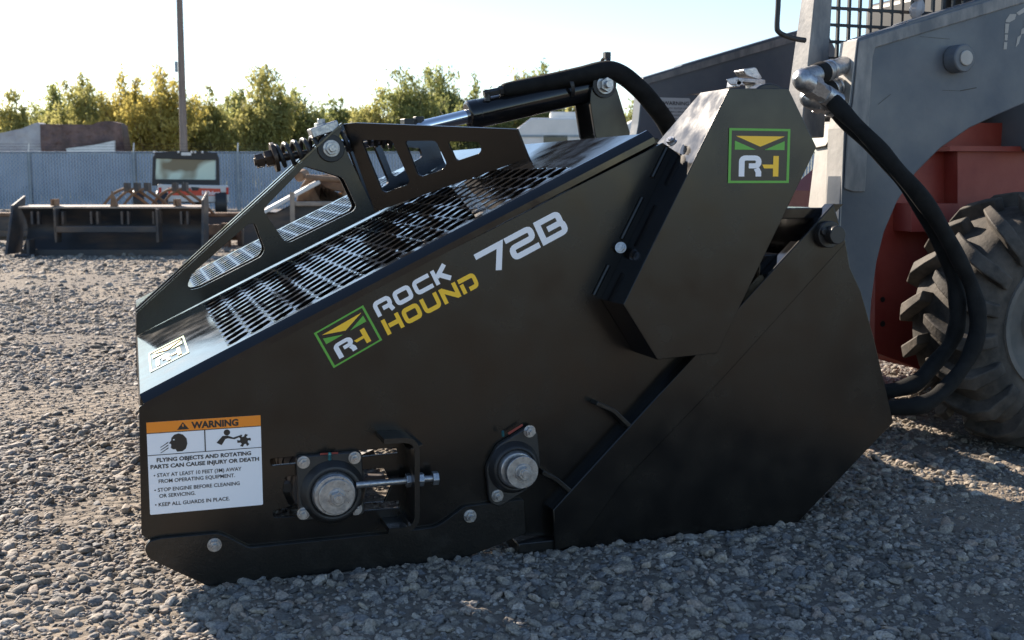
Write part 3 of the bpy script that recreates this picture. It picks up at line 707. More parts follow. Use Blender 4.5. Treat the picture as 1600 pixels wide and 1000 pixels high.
m = MB(); word(m, '72B', O_, ex_, ey_, hg_, wd_, .225, .10, 1.12); m.build('number_lettering', 'white', att, smooth=False, fix=False)
a = U(521, 575, Y0); b = U(597, 531, Y0); c = U(491, 520, Y0); ex_ = Vector((b.x - a.x, 0, b.z - a.z)); w_ = ex_.length; ex_.normalize(); ey_ = Vector((-ex_.z, 0, ex_.x))
emblem(att, Vector((a.x, Y0 - .0008, a.z)), ex_, ey_, w_, (c - a).dot(ey_))
# badge lying on the front of the deck
p = onDeck(262, 612); ed = emblem(att, dk(.028, 2.74, .0005), Vector((tdir.x, 0, tdir.z)), Vector((0, 1, 0)), .10, .30, box=False)
# (faces up: ex x ey = up-left normal)

# --- centre fin frame: two mirrored fins either side of the centre line
FN = 3.50
out1 = [(213, 490), (213, 525), (586, 331), (530, 212), (536, 194)]
hA = [(293, 445), (300, 428), (388, 350), (399, 349), (414, 390), (408, 401), (312, 450), (297, 453)]
hB = [(477, 259), (536, 277), (557, 322), (552, 330), (452, 379), (444, 376), (412, 330), (416, 322)]
def fin(sign, name_):
    Yp = FN if sign < 0 else 2 * YC - FN
    fr = MB()
    po = rounded(xz(out1, FN), [.0, .0, .0, .0, .01]); hs = [rounded(xz(h, FN), .012) for h in (hA, hB)]
    fr.prism(po, (0, Yp + (.008 if sign < 0 else 0), 0), EX, EZ, .008, hs)
    # flared rear wing: plane through three points
    T0 = U(536, 194, FN); T1 = U(586, 331, FN); W3 = onDeck(828, 246)
    e1 = (T1 - T0); 
    nr = e1.cross(W3 - T0).normalized()
    ex = (W3 - T1); ex = ex.normalized(); nr = nr if nr.y < 0 else -nr
    ey = nr.cross(ex)
    def q(x, y):
        d = ray(x, y); p_ = C0 + d * ((T0 - C0).dot(nr) / d.dot(nr)); return ((p_ - T0).dot(ex), (p_ - T0).dot(ey))
    po = [q(*v) for v in [(536, 194), (586, 331), (826, 247), (808, 202), (556, 192)]]
    hs = [rounded([q(*v) for v in h], .012) for h in ([(564, 219), (612, 219), (640, 282), (637, 288), (602, 301), (596, 297)], [(632, 220), (681, 220), (698, 256), (693, 264), (659, 276), (652, 272)], [(700, 223), (704, 221), (749, 222), (752, 235), (748, 240), (715, 251), (711, 248)])]
    w2 = MB().prism(po, T0 - nr * .008, ex, ey, .008, hs)
    if sign > 0: w2.v = [Vector((v.x, 2 * YC - v.y, v.z)) for v in w2.v]
    fr.add(w2.v, w2.f)
    f = fr.build('fin', 'black', frame, bevel=.0015)
    # stiffening flange along the upper edge
    a_ = U(213, 488, FN); b_ = U(534, 194, FN)
    fl_ = MB(); fl_.beam((a_.x, Yp, a_.z + .002), (b_.x, Yp, b_.z + .002), .022, .005); fl_.build('fin_flange', 'deck', frame)
    return f
frame = MB().beam((dk(.02, YC, .01)), (dk(LEN - .3, YC, .01)), .03, .012, DN).build('fin_frame', 'black', att)
f1 = fin(-1, ''); f1['label'] = 'near bent fin with trapezoid cut-outs'
f2 = fin(1, '')
k = MB(); pc = U(517, 232, FN - .002); k.cyl(pc, pc + Vector((0, -.008, 0)), .042, 32); k.build('pivot_washer', 'cast', frame, bevel=.002)
k = MB(); bolt(k, pc + Vector((0, -.008, 0)), .021, stud=.5, nut=.7); k.cyl(pc, (pc.x, 2 * YC - FN, pc.z), .018, 20); k.build('bolt', 'zinc', frame, bevel=.001)
# spring and its rod
s0 = U(432, 245, YC); s1 = U(560, 214, YC)
def helix(a, b, r, turns, wire):
    d = (b - a); L_ = d.length; d.normalize(); u = d.orthogonal().normalized(); v = d.cross(u); pts = []
    for i in range(int(turns * 12) + 1):
        t = i / 12 * 2 * math.pi; pts.append(a + d * (L_ * i / (turns * 12)) + (u * math.cos(t) + v * math.sin(t)) * r)
    return MB().tube(pts, wire, 6, smooth=False)
helix(s0, s1, .033, 9, .0075).build('spring', 'cast', frame, angle=80)
s2 = U(570, 212, YC); s3 = U(625, 216, YC)
helix(s2, s3, .03, 5, .007).build('spring', 'cast', frame, angle=80)
d = (s1 - s0).normalized(); k = MB(); k.cyl(s0 - d * .012, s0, .046, 28); k.cyl(s0 - d * .07, s3, .012, 14); k.cyl(s0 - d * .035, s0 - d * .012, .026, 6); k.cyl(s0 - d * .065, s0 - d * .040, .022, 6)
k.build('spring_rod', 'rodnut', frame, bevel=.001)
# clevis block on the frame top
k = MB(); c1 = U(486, 212, FN + .02); c2 = U(528, 200, FN + .02); k.beam((c1.x, YC, c1.z + .006), (c2.x, YC, c2.z + .01), .07, .03); k.build('clevis_block', 'zinc', frame, bevel=.003)
k = MB(); c3 = U(502, 203, YC); k.cyl(c3, c3 + Vector((0, 0, .02)), .022, 6); k.cyl(c3 + Vector((0, 0, .02)), c3 + Vector((0, 0, .034)), .012, 12); k.build('bolt', 'zinc', frame, bevel=.001)
# --- hydraulic cylinder and its ears
ca, cb = U(733, 181, YC), U(945, 132, YC)
dd = (cb - ca).normalized(); rr = .0465
m = MB(); m.cyl(ca, cb - dd * .02, rr, 36); m.ring(ca, dd, [(-.006, .02), (-.006, rr * .9), (0, rr * 1.04), (.03, rr * 1.04), (.034, rr)], 36)
cy = m.build('hydraulic_cylinder', 'deck', att, bevel=.002)
rb = U(648, 203, YC); m = MB(); m.cyl(rb - dd * .25, ca, .022, 24); m.build('piston_rod', 'chrome', cy)
rn = U(640, 196, YC); k = MB(); k.cyl(rn, rn + Vector((0, 0, .02)), .03, 6); k.cyl(rn + Vector((.03, 0, .005)), rn + Vector((.03, 0, .028)), .018, 6); k.build('rod_nut', 'cast', cy, bevel=.002)
def ear(Yp):
    pts = [(931, 218), (922, 160), (924, 138), (931, 124), (944, 118), (957, 124), (964, 138), (986, 212)]
    return MB().prism(rounded(xz(pts, YC - .06), .015), (0, Yp + .014, 0), EX, EZ, .014).build('ear', 'black', att, bevel=.002)
ear(YC - .06); ear(YC + .07)
ep = U(944, 133, YC - .062); k = MB(); k.cyl(ep, ep + Vector((0, -.006, 0)), .042, 30); k.build('pin_washer', 'cast', att, bevel=.001)
k = MB(); bolt(k, ep + Vector((0, -.006, 0)), .024, stud=.7, nut=.8); k.cyl(ep, ep + Vector((0, .15, 0)), .018, 16); k.build('ear_bolt', 'zinc', att, bevel=.001)
m = MB(); eb = U(930, 225, YC - .06); eb2 = U(1000, 225, YC - .06); m.box((eb.x, YC - .1, .5), (eb2.x + .05, YC + .12, eb.z + .02)); m.box((eb.x, YC - .5, eb.z - .16), (eb2.x + .05, YC + .5, eb.z - .06)); m.build('ear_post', 'black', att, bevel=.003)
# hose along the cylinder
hf = U(762, 153, YC - .03)
m = MB(); m.cyl(U(762, 158, YC - .03), U(762, 140, YC - .03), .010, 10); m.cyl(U(756, 147, YC - .03), U(780, 142, YC - .03), .012, 6); m.cyl(U(780, 142, YC - .03), U(790, 140, YC - .03), .016, 6)
m.build('hose_fitting', 'cast', cy)
m = MB(); m.tube([U(786, 141, YC - .03), U(800, 138, YC - .03), U(850, 129, YC - .03), U(905, 118, YC - .05), U(945, 110, YC - .06), U(972, 117, YC - .06), U(1000, 140, YC - .06), U(1022, 165, YC - .05), U(1040, 190, YC - .02), U(1052, 215, YC)], .027, 14, rf=lambda t: .020 + .012 * min(1, t * 2.2))
m.build('cylinder_hose', 'rubber', att, angle=80)
for x, y in ((888, 135), (948, 108)):
    k = MB(); c = U(x, y, YC - .03); k.ring(c, dd, [(-.006, .036), (-.006, .040), (.006, .040), (.006, .036)], 20); k.box(c + Vector((-.01, -.01, .03)), c + Vector((.01, .01, .055)))
    k.build('cable_tie', 'plastic', att)
# --- supply hoses that plug into the loader
hA_ = [(1296, 152, 2.86), (1330, 188, 2.80), (1382, 240, 2.74), (1440, 310, 2.70), (1488, 385, 2.68), (1520, 455, 2.66), (1528, 505, 2.64), (1513, 560, 2.62), (1478, 606, 2.62), (1440, 632, 2.62), (1385, 637, 2.66), (1340, 640, 2.75)]
hB_ = [(1304, 170, 2.90), (1345, 212, 2.85), (1395, 262, 2.80), (1440, 325, 2.76), (1472, 385, 2.74), (1492, 445, 2.72), (1497, 492, 2.70), (1488, 532, 2.70), (1460, 568, 2.70), (1428, 600, 2.70), (1388, 612, 2.72), (1340, 615, 2.8)]
for h in (hA_, hB_):
    pts = spline([U(*q) for q in h], 8); pts = [p + Vector((noise.noise(p * 9) * .004, 0, noise.noise(p * 9 + Vector((5, 0, 0))) * .004)) for p in pts]
    o = MB().tube(pts, .026, 14, smooth=False, rf=lambda t: .0235 + .003 * math.sin(t * 40) * math.sin(t * 17)).build('supply_hose', 'rubber', att, angle=80)
    # crimped ferrules and swivel elbows
    a, b = U(*h[0]), U(*h[1]); d = (b - a).normalized()
    first = h is hA_
    c = U(1252, 124, 2.84) if first else U(1263, 152, 2.90)
    q_ = U(1322, 101, 3.0) if first else U(1325, 130, 3.05)
    dq = (q_ - c).normalized(); d = (a - c).normalized(); ln = (a - c).length
    k = MB(); k.tube([c + dq * .05, c + dq * .022 , c + (dq + d) * .004, c + d * .02, c + d * .034], .031, 16); k.cyl(c + d * .034, c + d * ln * .55, .034, 6); k.cyl(c + d * (ln * .55 + .004), c + d * (ln * .8), .027, 6); k.cyl(c + d * ln * .8, a + d * .035, .0285, 20)
    k.cyl(c + dq * .052, c + dq * .092, .029, 24)
    k.build('elbow_fitting', 'zinc', o, bevel=.002)
    k = MB(); k.ring(c, dq, [(.092, .029), (.096, .032), (.11, .031), (.118, .033), (.13, .031), (.14, .033), (.148, .028)], 24); k.build('dust_sleeve', 'rubber', o, angle=80)
    k = MB(); k.cyl(c + dq * .148, c + dq * .30, .027, 24); k.ring(c, dq, [(.15, .027), (.152, .031), (.172, .031), (.174, .027), (.19, .027), (.192, .031), (.21, .031), (.212, .027)], 24); k.build('quick_coupler', 'zinc', o, bevel=.001)

# ================================================================ skid steer loader
YA = 2.95
ld = thing('skid_steer_loader', 'worn grey and red skid steer loader at the right carrying the black attachment', 'skid steer', (3.0, YC, 0))
arm_px = [(1340, 60), (1417, 36), (1420, 33), (1640, -34), (1700, -50), (1760, 100), (1680, 130), (1600, 162), (1560, 179), (1515, 200), (1470, 231), (1431, 270), (1402, 315), (1382, 362), (1370, 410), (1362, 470), (1358, 530), (1300, 560), (1308, 400), (1314, 295), (1320, 200), (1328, 160)]
YL = 3.70
arm = MB().prism(rounded(xz(arm_px, YA), .006, 2), (0, YA + .075, 0), EX, EZ, .075).build('loader_arm', 'arm', ld, bevel=.006, seg=3)
arm['label'] = 'near grey lift arm with scratches and painted digits'
# raised border weld plates
bp = [(1341, 64), (1419, 39), (1640, -28), (1640, -8), (1430, 56), (1366, 75), (1362, 90), (1350, 300), (1332, 300), (1318, 295), (1323, 200), (1331, 160)]
MB().prism(rounded(xz(bp, YA), .004, 2), (0, YA - .0005, 0), EX, EZ, .006).build('arm_border', 'armedge', arm, bevel=.004, seg=3)
# front face of the arm, sunlight put into its paler grey
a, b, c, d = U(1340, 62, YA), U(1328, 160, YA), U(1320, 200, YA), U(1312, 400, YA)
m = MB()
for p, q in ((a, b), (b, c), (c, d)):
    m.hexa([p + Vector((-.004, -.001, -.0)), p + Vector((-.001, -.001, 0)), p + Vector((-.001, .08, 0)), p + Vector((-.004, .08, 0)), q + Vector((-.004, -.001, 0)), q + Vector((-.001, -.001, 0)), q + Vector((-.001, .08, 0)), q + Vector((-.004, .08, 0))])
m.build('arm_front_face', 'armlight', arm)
pb_ = U(1499, 92, YA - .02); k = MB(); k.cyl((pb_.x - .006, YA + .002, pb_.z), (pb_.x, YA - .045, pb_.z), .043, 32); k.build('pin_boss', 'arm', arm, bevel=.004)
k = MB(); k.cyl((pb_.x + .002, YA - .044, pb_.z), (pb_.x + .002, YA - .052, pb_.z), .023, 28); k.build('pin_cap', 'armlight', arm, bevel=.002)
k = MB(); O3 = (0, YA - .0012, 0)
for ps in ([(1572, 31), (1578, 22), (1588, 22), (1586, 30), (1577, 35), (1571, 34)], [(1571, 37), (1577, 37), (1575, 52), (1570, 52)], [(1570, 54), (1575, 54), (1574, 63), (1570, 63)], [(1569, 66), (1574, 66), (1573, 77), (1568, 77)],
           [(1588, 20), (1600, 12), (1612, 8), (1612, 14), (1602, 18), (1592, 24)], [(1600, 31), (1607, 24), (1606, 34), (1600, 44)], [(1596, 46), (1602, 42), (1600, 52), (1595, 54)], [(1590, 58), (1596, 54), (1592, 68), (1587, 74)]):
    k.prism(xz(ps, YA - .0012), O3, EX, EZ, 0)
k.build('painted_digits', 'armlight', arm, smooth=False, fix=False)
# scratches on the arm
k = MB()
for p0, p1, w_ in (((1472, 141), (1500, 142), .0012), ((1500, 142), (1526, 137), .003), ((1372, 163), (1392, 147), .0015), ((1437, 57), (1484, 61), .0012)):
    q = xz([p0, p1], YA - .0011); k = MB(); k.prism(stroke(q, w_)[0], (0, YA - .0011, 0), EX, EZ, 0); k.build('scratch', 'ink', arm, smooth=False, fix=False)
# far arm
YFA = 4.425
fa_xz = [(p[0] - .05, p[1]) for p in xz(arm_px, YA)]
fa = MB().prism(rounded(fa_xz, .006, 2), (0, YFA, 0), EX, EZ, .075).build('loader_arm', 'arm', ld, bevel=.006); fa['label'] = 'far dark grey lift arm with a warning sticker'
q = [(p[0] - .05, p[1]) for p in xz([(1341, 64), (1419, 39), (1640, -28), (1640, -12), (1430, 50), (1345, 75)], YA)]; MB().prism(q, (0, YFA - .0755, 0), EX, EZ, .004).build('arm_border', 'armedge', fa)
# sticker
sp = [U(x, y, YFA - .076) for x, y in ((1022, 188), (1078, 188), (1078, 152), (1022, 152))]
W_, H_ = sp[1].x - sp[0].x, sp[3].z - sp[0].z; Os = Vector((sp[0].x, YFA - .0762, sp[0].z))
stk = MB().prism(rounded([(0, 0), (W_, 0), (W_, H_), (0, H_)], .01), Os, EX, EZ, .0005).build('warning_sticker', 'sticker', ld, smooth=False)
k = MB(); Ot = Os + Vector((0, -.0012, 0)); text_into(k, 'WARNING', Ot, EX, EZ, .24 * W_, .96 * W_, .68 * H_, .17 * H_, .02)
k.prism([(.05 * W_, .66 * H_), (.2 * W_, .66 * H_), (.125 * W_, .9 * H_)], Ot, EX, EZ, 0)
for i, tx in enumerate(('DO NOT ENTER OR', 'EXIT MACHINE IF', 'ARM IS RAISED OR', 'BUCKET IS RUNNING')): text_into(k, tx, Ot, EX, EZ, .2 * W_, .92 * W_, (.5 - i * .15) * H_, .08 * H_, .01)
k.build('lettering', 'ink', stk, smooth=False, fix=False)
# quick attach frame between the arms
m = MB(); m.hexa([U(1262, 330, 3.28), U(1318, 330, 3.02), U(1330, 330, 3.06), U(1290, 330, 3.3), U(1276, 214, 3.28), U(1319, 203, 3.02), U(1332, 203, 3.06), U(1300, 214, 3.3)])
m.hexa([U(1270, 232, 3.27) , U(1290, 228, 3.14), U(1291, 228, 3.18), U(1272, 232, 3.3), U(1276, 196, 3.27), U(1318, 192, 3.06), U(1320, 190, 3.12), U(1280, 190, 3.32)])
m.build('coupler_plate', 'armlight', ld, bevel=.003)  # sun on this plate is painted in through the paler grey
m = MB(); x0 = U(1300, 300, 3.1).x; m.box((x0 - .03, 3.35, .3), (x0 + .01, YFA - .35, .62)); m.box((x0 + .02, 3.03, .45), (x0 + .08, YFA - .08, .53)); m.build('quick_attach_frame', 'arm', ld, bevel=.006)
k = MB(); t = 3.1
k.hexa([U(1140, 132, t), U(1165, 134, t), U(1165, 134, t + .05), U(1140, 132, t + .05), U(1134, 124, t), U(1152, 120, t), U(1152, 120, t + .05), U(1134, 124, t + .05)])
k.prism(rounded(xz([(1152, 121), (1196, 124), (1196, 138), (1180, 138), (1180, 130), (1160, 128), (1156, 136), (1150, 136)], t), .004, 2), (0, t + .06, 0), EX, EZ, .06)
k.prism(rounded(xz([(1163, 108), (1184, 104), (1194, 122), (1188, 124), (1170, 118)], t + .05), .006, 2), (0, t + .12, 0), EX, EZ, .06)
k.build('locking_lever', 'zinc', ld, bevel=.002)
# cab
ck = MB()
P0 = [U(1262, -60, 3.13), U(1301, -60, 3.10), U(1232, 185, 3.13), U(1284, 200, 3.10)]
# post tapering box: lit left face, shaded camera face
def post(x0t, x1t, x0b, x1b, yt, yb2, Yn, Yf):
    a = U(x1t, yt, Yn); b = U(x1b, yb2, Yn); mid_t = U(x0t + (x1t - x0t) * .42, yt, Yn); mid_b = U(x0b + (x1b - x0b) * .45, yb2, Yn)
    lt = U(x0t, yt, Yf); lb = U(x0b, yb2, Yf); rt = Vector((a.x, Yf, a.z)); rb_ = Vector((b.x, Yf, b.z))
    return MB().hexa([mid_b, b, rb_, lb, mid_t, a, rt, lt])
post(1264, 1306, 1222, 1288, -90, 215, 3.12, 3.20).build('cab_post', 'armedge', ld, bevel=.004)
gm = MB(); gx0 = U(1288, 10, 3.15).x; gz1 = U(1400, -60, 3.15).z; gz0 = U(1300, 118, 3.15).z; gx1 = gx0 + .85
cell = .0405; hs = []; nx_ = int((gx1 - gx0) / cell) - 1; nz_ = int((gz1 - gz0) / (cell * 1.25))
for i in range(nx_):
    for j in range(nz_):
        a_ = gx0 + .02 + i * cell; b_ = gz0 + .006 + j * cell * 1.3 + (i * .0)
        if b_ + cell * 1.3 > gz1: continue
        hs.append([(a_, b_), (a_ + cell - .009, b_), (a_ + cell - .009, b_ + cell * 1.3 - .009), (a_, b_ + cell * 1.3 - .009)])
gm.prism([(gx0, gz0 - .02), (gx1, gz0 - .02), (gx1, gz1 + .02), (gx0, gz1 + .02)], (0, 3.16, 0), EX, EZ, .010, hs)
gm.build('cab_side_screen', 'plastic', ld, smooth=False)
m = MB(); m.box((gx0 + .02, 3.2, gz1 + .3), (gx0 + 1.1, YC * 2 - 3.2, gz1 + .36)); m.box((gx0 + .95, 3.2, 1.0), (gx0 + 1.05, YC * 2 - 3.2, gz1 + .3)); m.box((gx0 + .02, 3.13, gz1 + .02), (gx0 + 1.05, 3.19, gz1 + .34)); m.build('cab_roof', 'arm', ld, bevel=.01)
m = MB(); m.box((gx0 + .35, 3.45, 1.1), (gx0 + .85, 3.95, 1.2)); m.box((gx0 + .72, 3.45, 1.18), (gx0 + .88, 3.95, 1.6)); m.build('seat', 'plastic', ld, bevel=.03)
m = MB(); cl = U(1430, 0, 3.13)
pts = [cl + Vector((random.uniform(-.008, .008), -.01, -.02 * i + .05)) for i in range(7)]
m.tube(pts, .015, 8, rf=lambda t: .012 + .012 * abs(math.sin(t * 7))); m.build('tied_rag', 'tarpgrey', ld)
tp = [U(x, y, 3.1) for x, y in ((1217, -60), (1216, 0), (1214, 40), (1217, 50), (1228, 56), (1245, 61), (1258, 63))]
MB().tube(tp, .0085, 8).build('grab_rail', 'plastic', ld, angle=80)
# chassis
YR = 3.40
ch = MB()
ch.prism(xz([(1900, 192), (1500, 192), (1376, 300), (1368, 420), (1366, 550), (1440, 578), (1600, 580), (1900, 560)], YR), (0, 2 * YL - YR, 0), EX, EZ, 2 * YL - 2 * YR)
body = ch.build('chassis', 'red', ld)
m = MB(); m.prism(xz([(1424, 318), (1424, 362), (1498, 362), (1498, 318)], YR - .10), (0, YR - .001, 0), EX, EZ, .10); m.prism(xz([(1496, 236), (1496, 420), (1800, 420), (1800, 236)], YR - .07), (0, YR - .001, 0), EX, EZ, .07); m.prism(xz([(1484, 228), (1484, 236), (1800, 238), (1800, 230)], YR - .10), (0, YR - .001, 0), EX, EZ, .10); m.build('chassis_bracket', 'red', body)
k = MB()
for x, y, r_ in ((1379, 468, .010), (1379, 506, .011), (1385, 330, .008)):
    c = U(x, y, YR - .0005); k = MB(); k.cyl(c, c + Vector((0, -.0015, 0)), r_, 16); k.build('bolt_hole', 'ink', body)
rr0 = U(1700, 200, YR); m = MB(); m.box((rr0.x + .1, YR - .05, .45), (rr0.x + 1.15, 2 * YL - YR + .05, 1.15)); m.build('engine_cover', 'arm', body, bevel=.04)
# wheels
def lugged_tyre(c, parent, sgn=-1):
    Rr, Wd = .385, .30
    prof = []
    for t, r_ in ((-.150, .215), (-.156, .26), (-.152, .30), (-.135, .345), (-.110, .370), (-.05, .380), (0, .383), (.05, .380), (.110, .370), (.135, .345), (.152, .30), (.156, .26), (.150, .215)): prof.append((t, r_))
    w = thing('wheel', '', '')  # replaced below
    bpy.data.objects.remove(w)
    m = MB(); m.ring(c, (0, 1, 0), prof, 72)
    lm = m; NL = 18
    def pt(th, y, r_): return Vector((c[0] + math.cos(th) * r_, c[1] + y, c[2] + math.sin(th) * r_))
    for side in (-1, 1):
        for i in range(NL):
            t0 = 2 * math.pi * (i + (.5 if side > 0 else 0)) / NL
            # stations: (angle shift, y, base radius, height, half angular width)
            st_ = [(-.05, -.012 * side * -1, .370, .058, .050), (.015, .055 * side, .370, .058, .060), (.09, .112 * side, .362, .058, .070), (.135, .146 * side, .335, .050, .080), (.150, .166 * side, .275, .022, .084)]
            vs = []
            for (ds, y, rb_, h_, hw) in st_:
                for sg, tp_ in ((-1, 0), (1, 0), (1, 1), (-1, 1)):
                    yy = y + (.012 * side * tp_ if abs(y) > .13 else 0)
                    vs.append(pt(t0 + ds + sg * hw * (.78 if tp_ else 1.05), yy, rb_ - .015 + (h_ + .015) * tp_))
            fs = []
            for q_ in range(len(st_) - 1):
                b_ = q_ * 4
                for e in range(4): fs.append((b_ + e, b_ + (e + 1) % 4, b_ + 4 + (e + 1) % 4, b_ + 4 + e))
            fs += [(0, 1, 2, 3), tuple(len(st_) * 4 - 4 + e for e in (3, 2, 1, 0))]
            lm.add(vs, fs)
    lm.build('tyre', 'tyre', parent, bevel=.005, angle=50)
    rm = MB(); rm.ring(c, (0, -1, 0), [(.150, .225), (.158, .222), (.156, .205), (.120, .195), (.10, .15), (.09, .10), (.12, .08), (.12, .001)], 48)
    rm.ring(c, (0, -1, 0), [(-.15, .222), (-.15, .19), (-.1, .15), (-.1, .001)], 48)
    for i in range(8):
        t = i * math.pi / 4; p = Vector((c[0] + .075 * math.cos(t), c[1] - .118, c[2] + .075 * math.sin(t))); bolt(rm, p, .012, stud=.4)
    rm.build('rim', 'rim', parent, angle=50)
wc = U(1655, 512, 2.86)
WY = 3.01
for i, (x, y) in enumerate(((wc.x, WY), (wc.x + 1.08, WY), (wc.x, 2 * YL - WY), (wc.x + 1.08, 2 * YL - WY))):
    if i > 1: continue
    ax = MB().cyl((x, y - .02, .43), (x, YR + .1, .43), .07, 20).build('wheel', 'rim', ld)
    lugged_tyre((x, y, .43), ax)
for x in (wc.x, wc.x + 1.08):
    y = 2 * YL - WY
    ax = MB().cyl((x, 2 * YL - YR - .1, .43), (x, y + .02, .43), .07, 20).build('wheel', 'rim', ld)
    m = MB(); m.ring((x, y, .43), (0, 1, 0), [(-.15, .2), (-.155, .3), (-.12, .40), (0, .42), (.12, .40), (.155, .3), (.15, .2), (-.15, .2)], 48); m.build('tyre', 'tyre', ax)

# ================================================================ background (frame turned with the view)
def bgthing(name, label, cat, px, D, group=None):
    x, _ = L(px, HOR, D); p = CR * x + FH * D
    o = thing(name, label, cat, (p.x, p.y, 0), -YAW, group); o['_x'] = x; o['_d'] = D
    return o
class LB(MB):                                          # builds in the turned local frame: x right, y away, z up
    def done(s, name, m, parent, **k):
        root = parent
        while root.parent: root = root.parent
        sh = off(parent) ; x0, d0 = root['_x'], root['_d']
        # coordinates were given as (sideways, distance, height) of the view; make them local to the root
        s.v = [Vector((v.x - x0, v.y - d0, v.z)) + sh for v in s.v]
        return s.build(name, m, parent, **k)
def LL(x, y, D): a, z = L(x, y, D); return Vector((a, D, z))
def lprism(mb, pts, D, t, holes=()):
    return mb.prism([(L(x, y, D)) for x, y in pts], (0, D + t, 0), EX, EZ, t, [[L(x, y, D) for x, y in h] for h in holes])

# fence
D = 33.0
fn = bgthing('slatted_fence', 'long blue grey slatted chain link fence crossing the yard behind the machines', 'fence', 300, D)
xa, xb = L(-300, 280, D)[0], L(1500, 280, D)[0]; zt = L(0, 238, D)[1]
m = LB(); x = xa
while x < xb:
    m.add([(x, D + .012, .03), (x + .045, D - .012, .03), (x + .075, D + .012, .03), (x, D + .012, zt - .03), (x + .045, D - .012, zt - .03), (x + .075, D + .012, zt - .03)], [(0, 1, 4, 3), (1, 2, 5, 4)]); x += .085
m.done('slats', 'slat', fn, smooth=False, fix=False)
m = LB()
for sg in (1, -1):
    x = xa - 2
    while x < xb:
        m.beam((x, D - .02, .03), (x + sg * (zt - .06), D - .02, zt - .03), .005, .008, Vector((0, 1, 0))); x += .115
m.done('chain_link_mesh', 'wire', fn, smooth=False, fix=False)
m = LB(); m.cyl((xa, D, zt), (xb, D, zt), .025, 10); m.done('top_rail', 'galv', fn)
for px in (-115, 48, 211, 373, 536, 699, 862, 1025):
    x = L(px, 280, D)[0]; m = LB(); m.cyl((x, D - .05, 0), (x, D - .05, zt + .02), .045, 12); pst = m.done('fence_post', 'galv', fn)
    m = LB(); m.beam((x, D - .05, zt), (x + .02, D - .03, zt + .27), .03, .03); m.done('barb_arm', 'cream', pst)
m = LB()
for h in (.08, .16, .24): m.cyl((xa, D - .04, zt + h), (xb, D - .04, zt + h), .004, 5)
m.done('barbed_wire', 'plastic', fn)

# utility pole
D = 35.5
up = bgthing('utility_pole', 'tall weathered wooden utility pole behind the fence', 'utility pole', 288, D)
p = LL(290, 328, D); q = LL(277, -120, D); p.z = 0
m = LB(); m.cyl(p, q, .125, 14, .085); m.done('pole_shaft', 'pole', up)
m = LB(); b = LL(277, 105, D); m.box((b.x - .03, D - .17, b.z - .16), (b.x + .04, D - .09, b.z + .16)); m.done('meter_box', 'galv', up)

# tarp covered trailer
D = 37.0
tr = bgthing('covered_trailer', 'trailer load wrapped in a brown and grey tarp behind the left end of the fence', 'trailer', 90, D)
def cloth(pts_f, depth, name_, m_, seed):
    mb = LB(); f = [L(x, y, D) for x, y in pts_f]
    n1 = 26; vs = []; fs = []
    # top outline sampled, front sheet hanging to the ground, roof sheet running back
    xs = [p[0] for p in f]; 
    for i in range(n1 + 1):
        t = i / n1; xx = xs[0] + (xs[-1] - xs[0]) * t
        zz = f[-1][1]
        for a_, b_ in zip(f, f[1:]):
            if a_[0] <= xx <= b_[0]: zz = a_[1] + (b_[1] - a_[1]) * (xx - a_[0]) / max(1e-6, b_[0] - a_[0])
        w = lambda s_: noise.noise(Vector((xx * 2.2, s_, seed))) * .14
        vs += [(xx, D + w(0) , .5), (xx, D + w(1), .5 + (zz - .5) * .35), (xx, D + w(2), .5 + (zz - .5) * .7), (xx, D + w(3) * .5, zz + w(9) * .3), (xx, D + depth * .5, zz + .03 + w(4) * .3), (xx, D + depth, zz + w(5) * .3), (xx, D + depth, .5)]
    for i in range(n1):
        for j in range(6): fs.append((i * 7 + j, (i + 1) * 7 + j, (i + 1) * 7 + j + 1, i * 7 + j + 1))
    e = n1 * 7
    fs += [tuple(range(7)), tuple(range(e + 6, e - 1, -1))]
    mb.add(vs, fs); return mb.done(name_, m_, tr, angle=70)
cloth([(64, 194), (140, 194), (150, 190), (168, 188), (186, 192), (190, 236)], 2.2, 'tarp', 'tarp', 1)
cloth([(-60, 226), (0, 210), (36, 202), (60, 191), (66, 195)], 2.2, 'side_tarp', 'tarpgrey', 4)
m = LB(); lprism(m, [(100, 240), (98, 232), (140, 226), (170, 219), (170, 240)], D - .35, .3); m.done('white_panel', 'cream', tr); tr.rotation_euler[2] += math.atan(-tr['_x'] / tr['_d']) * .6
m = LB(); x0, x1 = L(-60, 280, D)[0], L(190, 280, D)[0]; m.box((x0, D + .1, .35), (x1, D + 2.1, .5)); m.done('trailer_bed', 'rust', tr)
for x in (x0 + 1.2, x0 + 2.2):
    m = LB(); m.cyl((x, D - .05, .35), (x, D + .2, .35), .35, 20); m.done('wheel', 'plastic', tr)

# UTV
D = 26.5
ut = bgthing('utility_vehicle', 'red and white utility vehicle seen from behind in front of the fence', 'utility vehicle', 294, D)
m = LB(); lprism(m, [(241, 246), (246, 239), (270, 236), (320, 236), (338, 240), (341, 247), (342, 290), (240, 290)], D, .06, [[(246, 248), (336, 250), (336, 281), (245, 280)]]); m.done('cab_frame', 'plastic', ut, bevel=.01)
m = LB(); lprism(m, [(246, 248), (336, 250), (336, 281), (245, 280)], D + .03, .01); m.done('rear_window', 'winpane', ut, smooth=False)
a, b = LL(241, 246, D), LL(342, 290, D)
m = LB(); m.box((a.x + .03, D, LL(0, 241, D).z), (b.x - .03, D + 1.5, LL(0, 238, D).z)); m.done('roof', 'plastic', ut, bevel=.02)
m = LB(); lprism(m, [(239, 288), (345, 290), (346, 317), (238, 315)], D - .5, .9); m.done('cargo_bed', 'utvwhite', ut, bevel=.02)
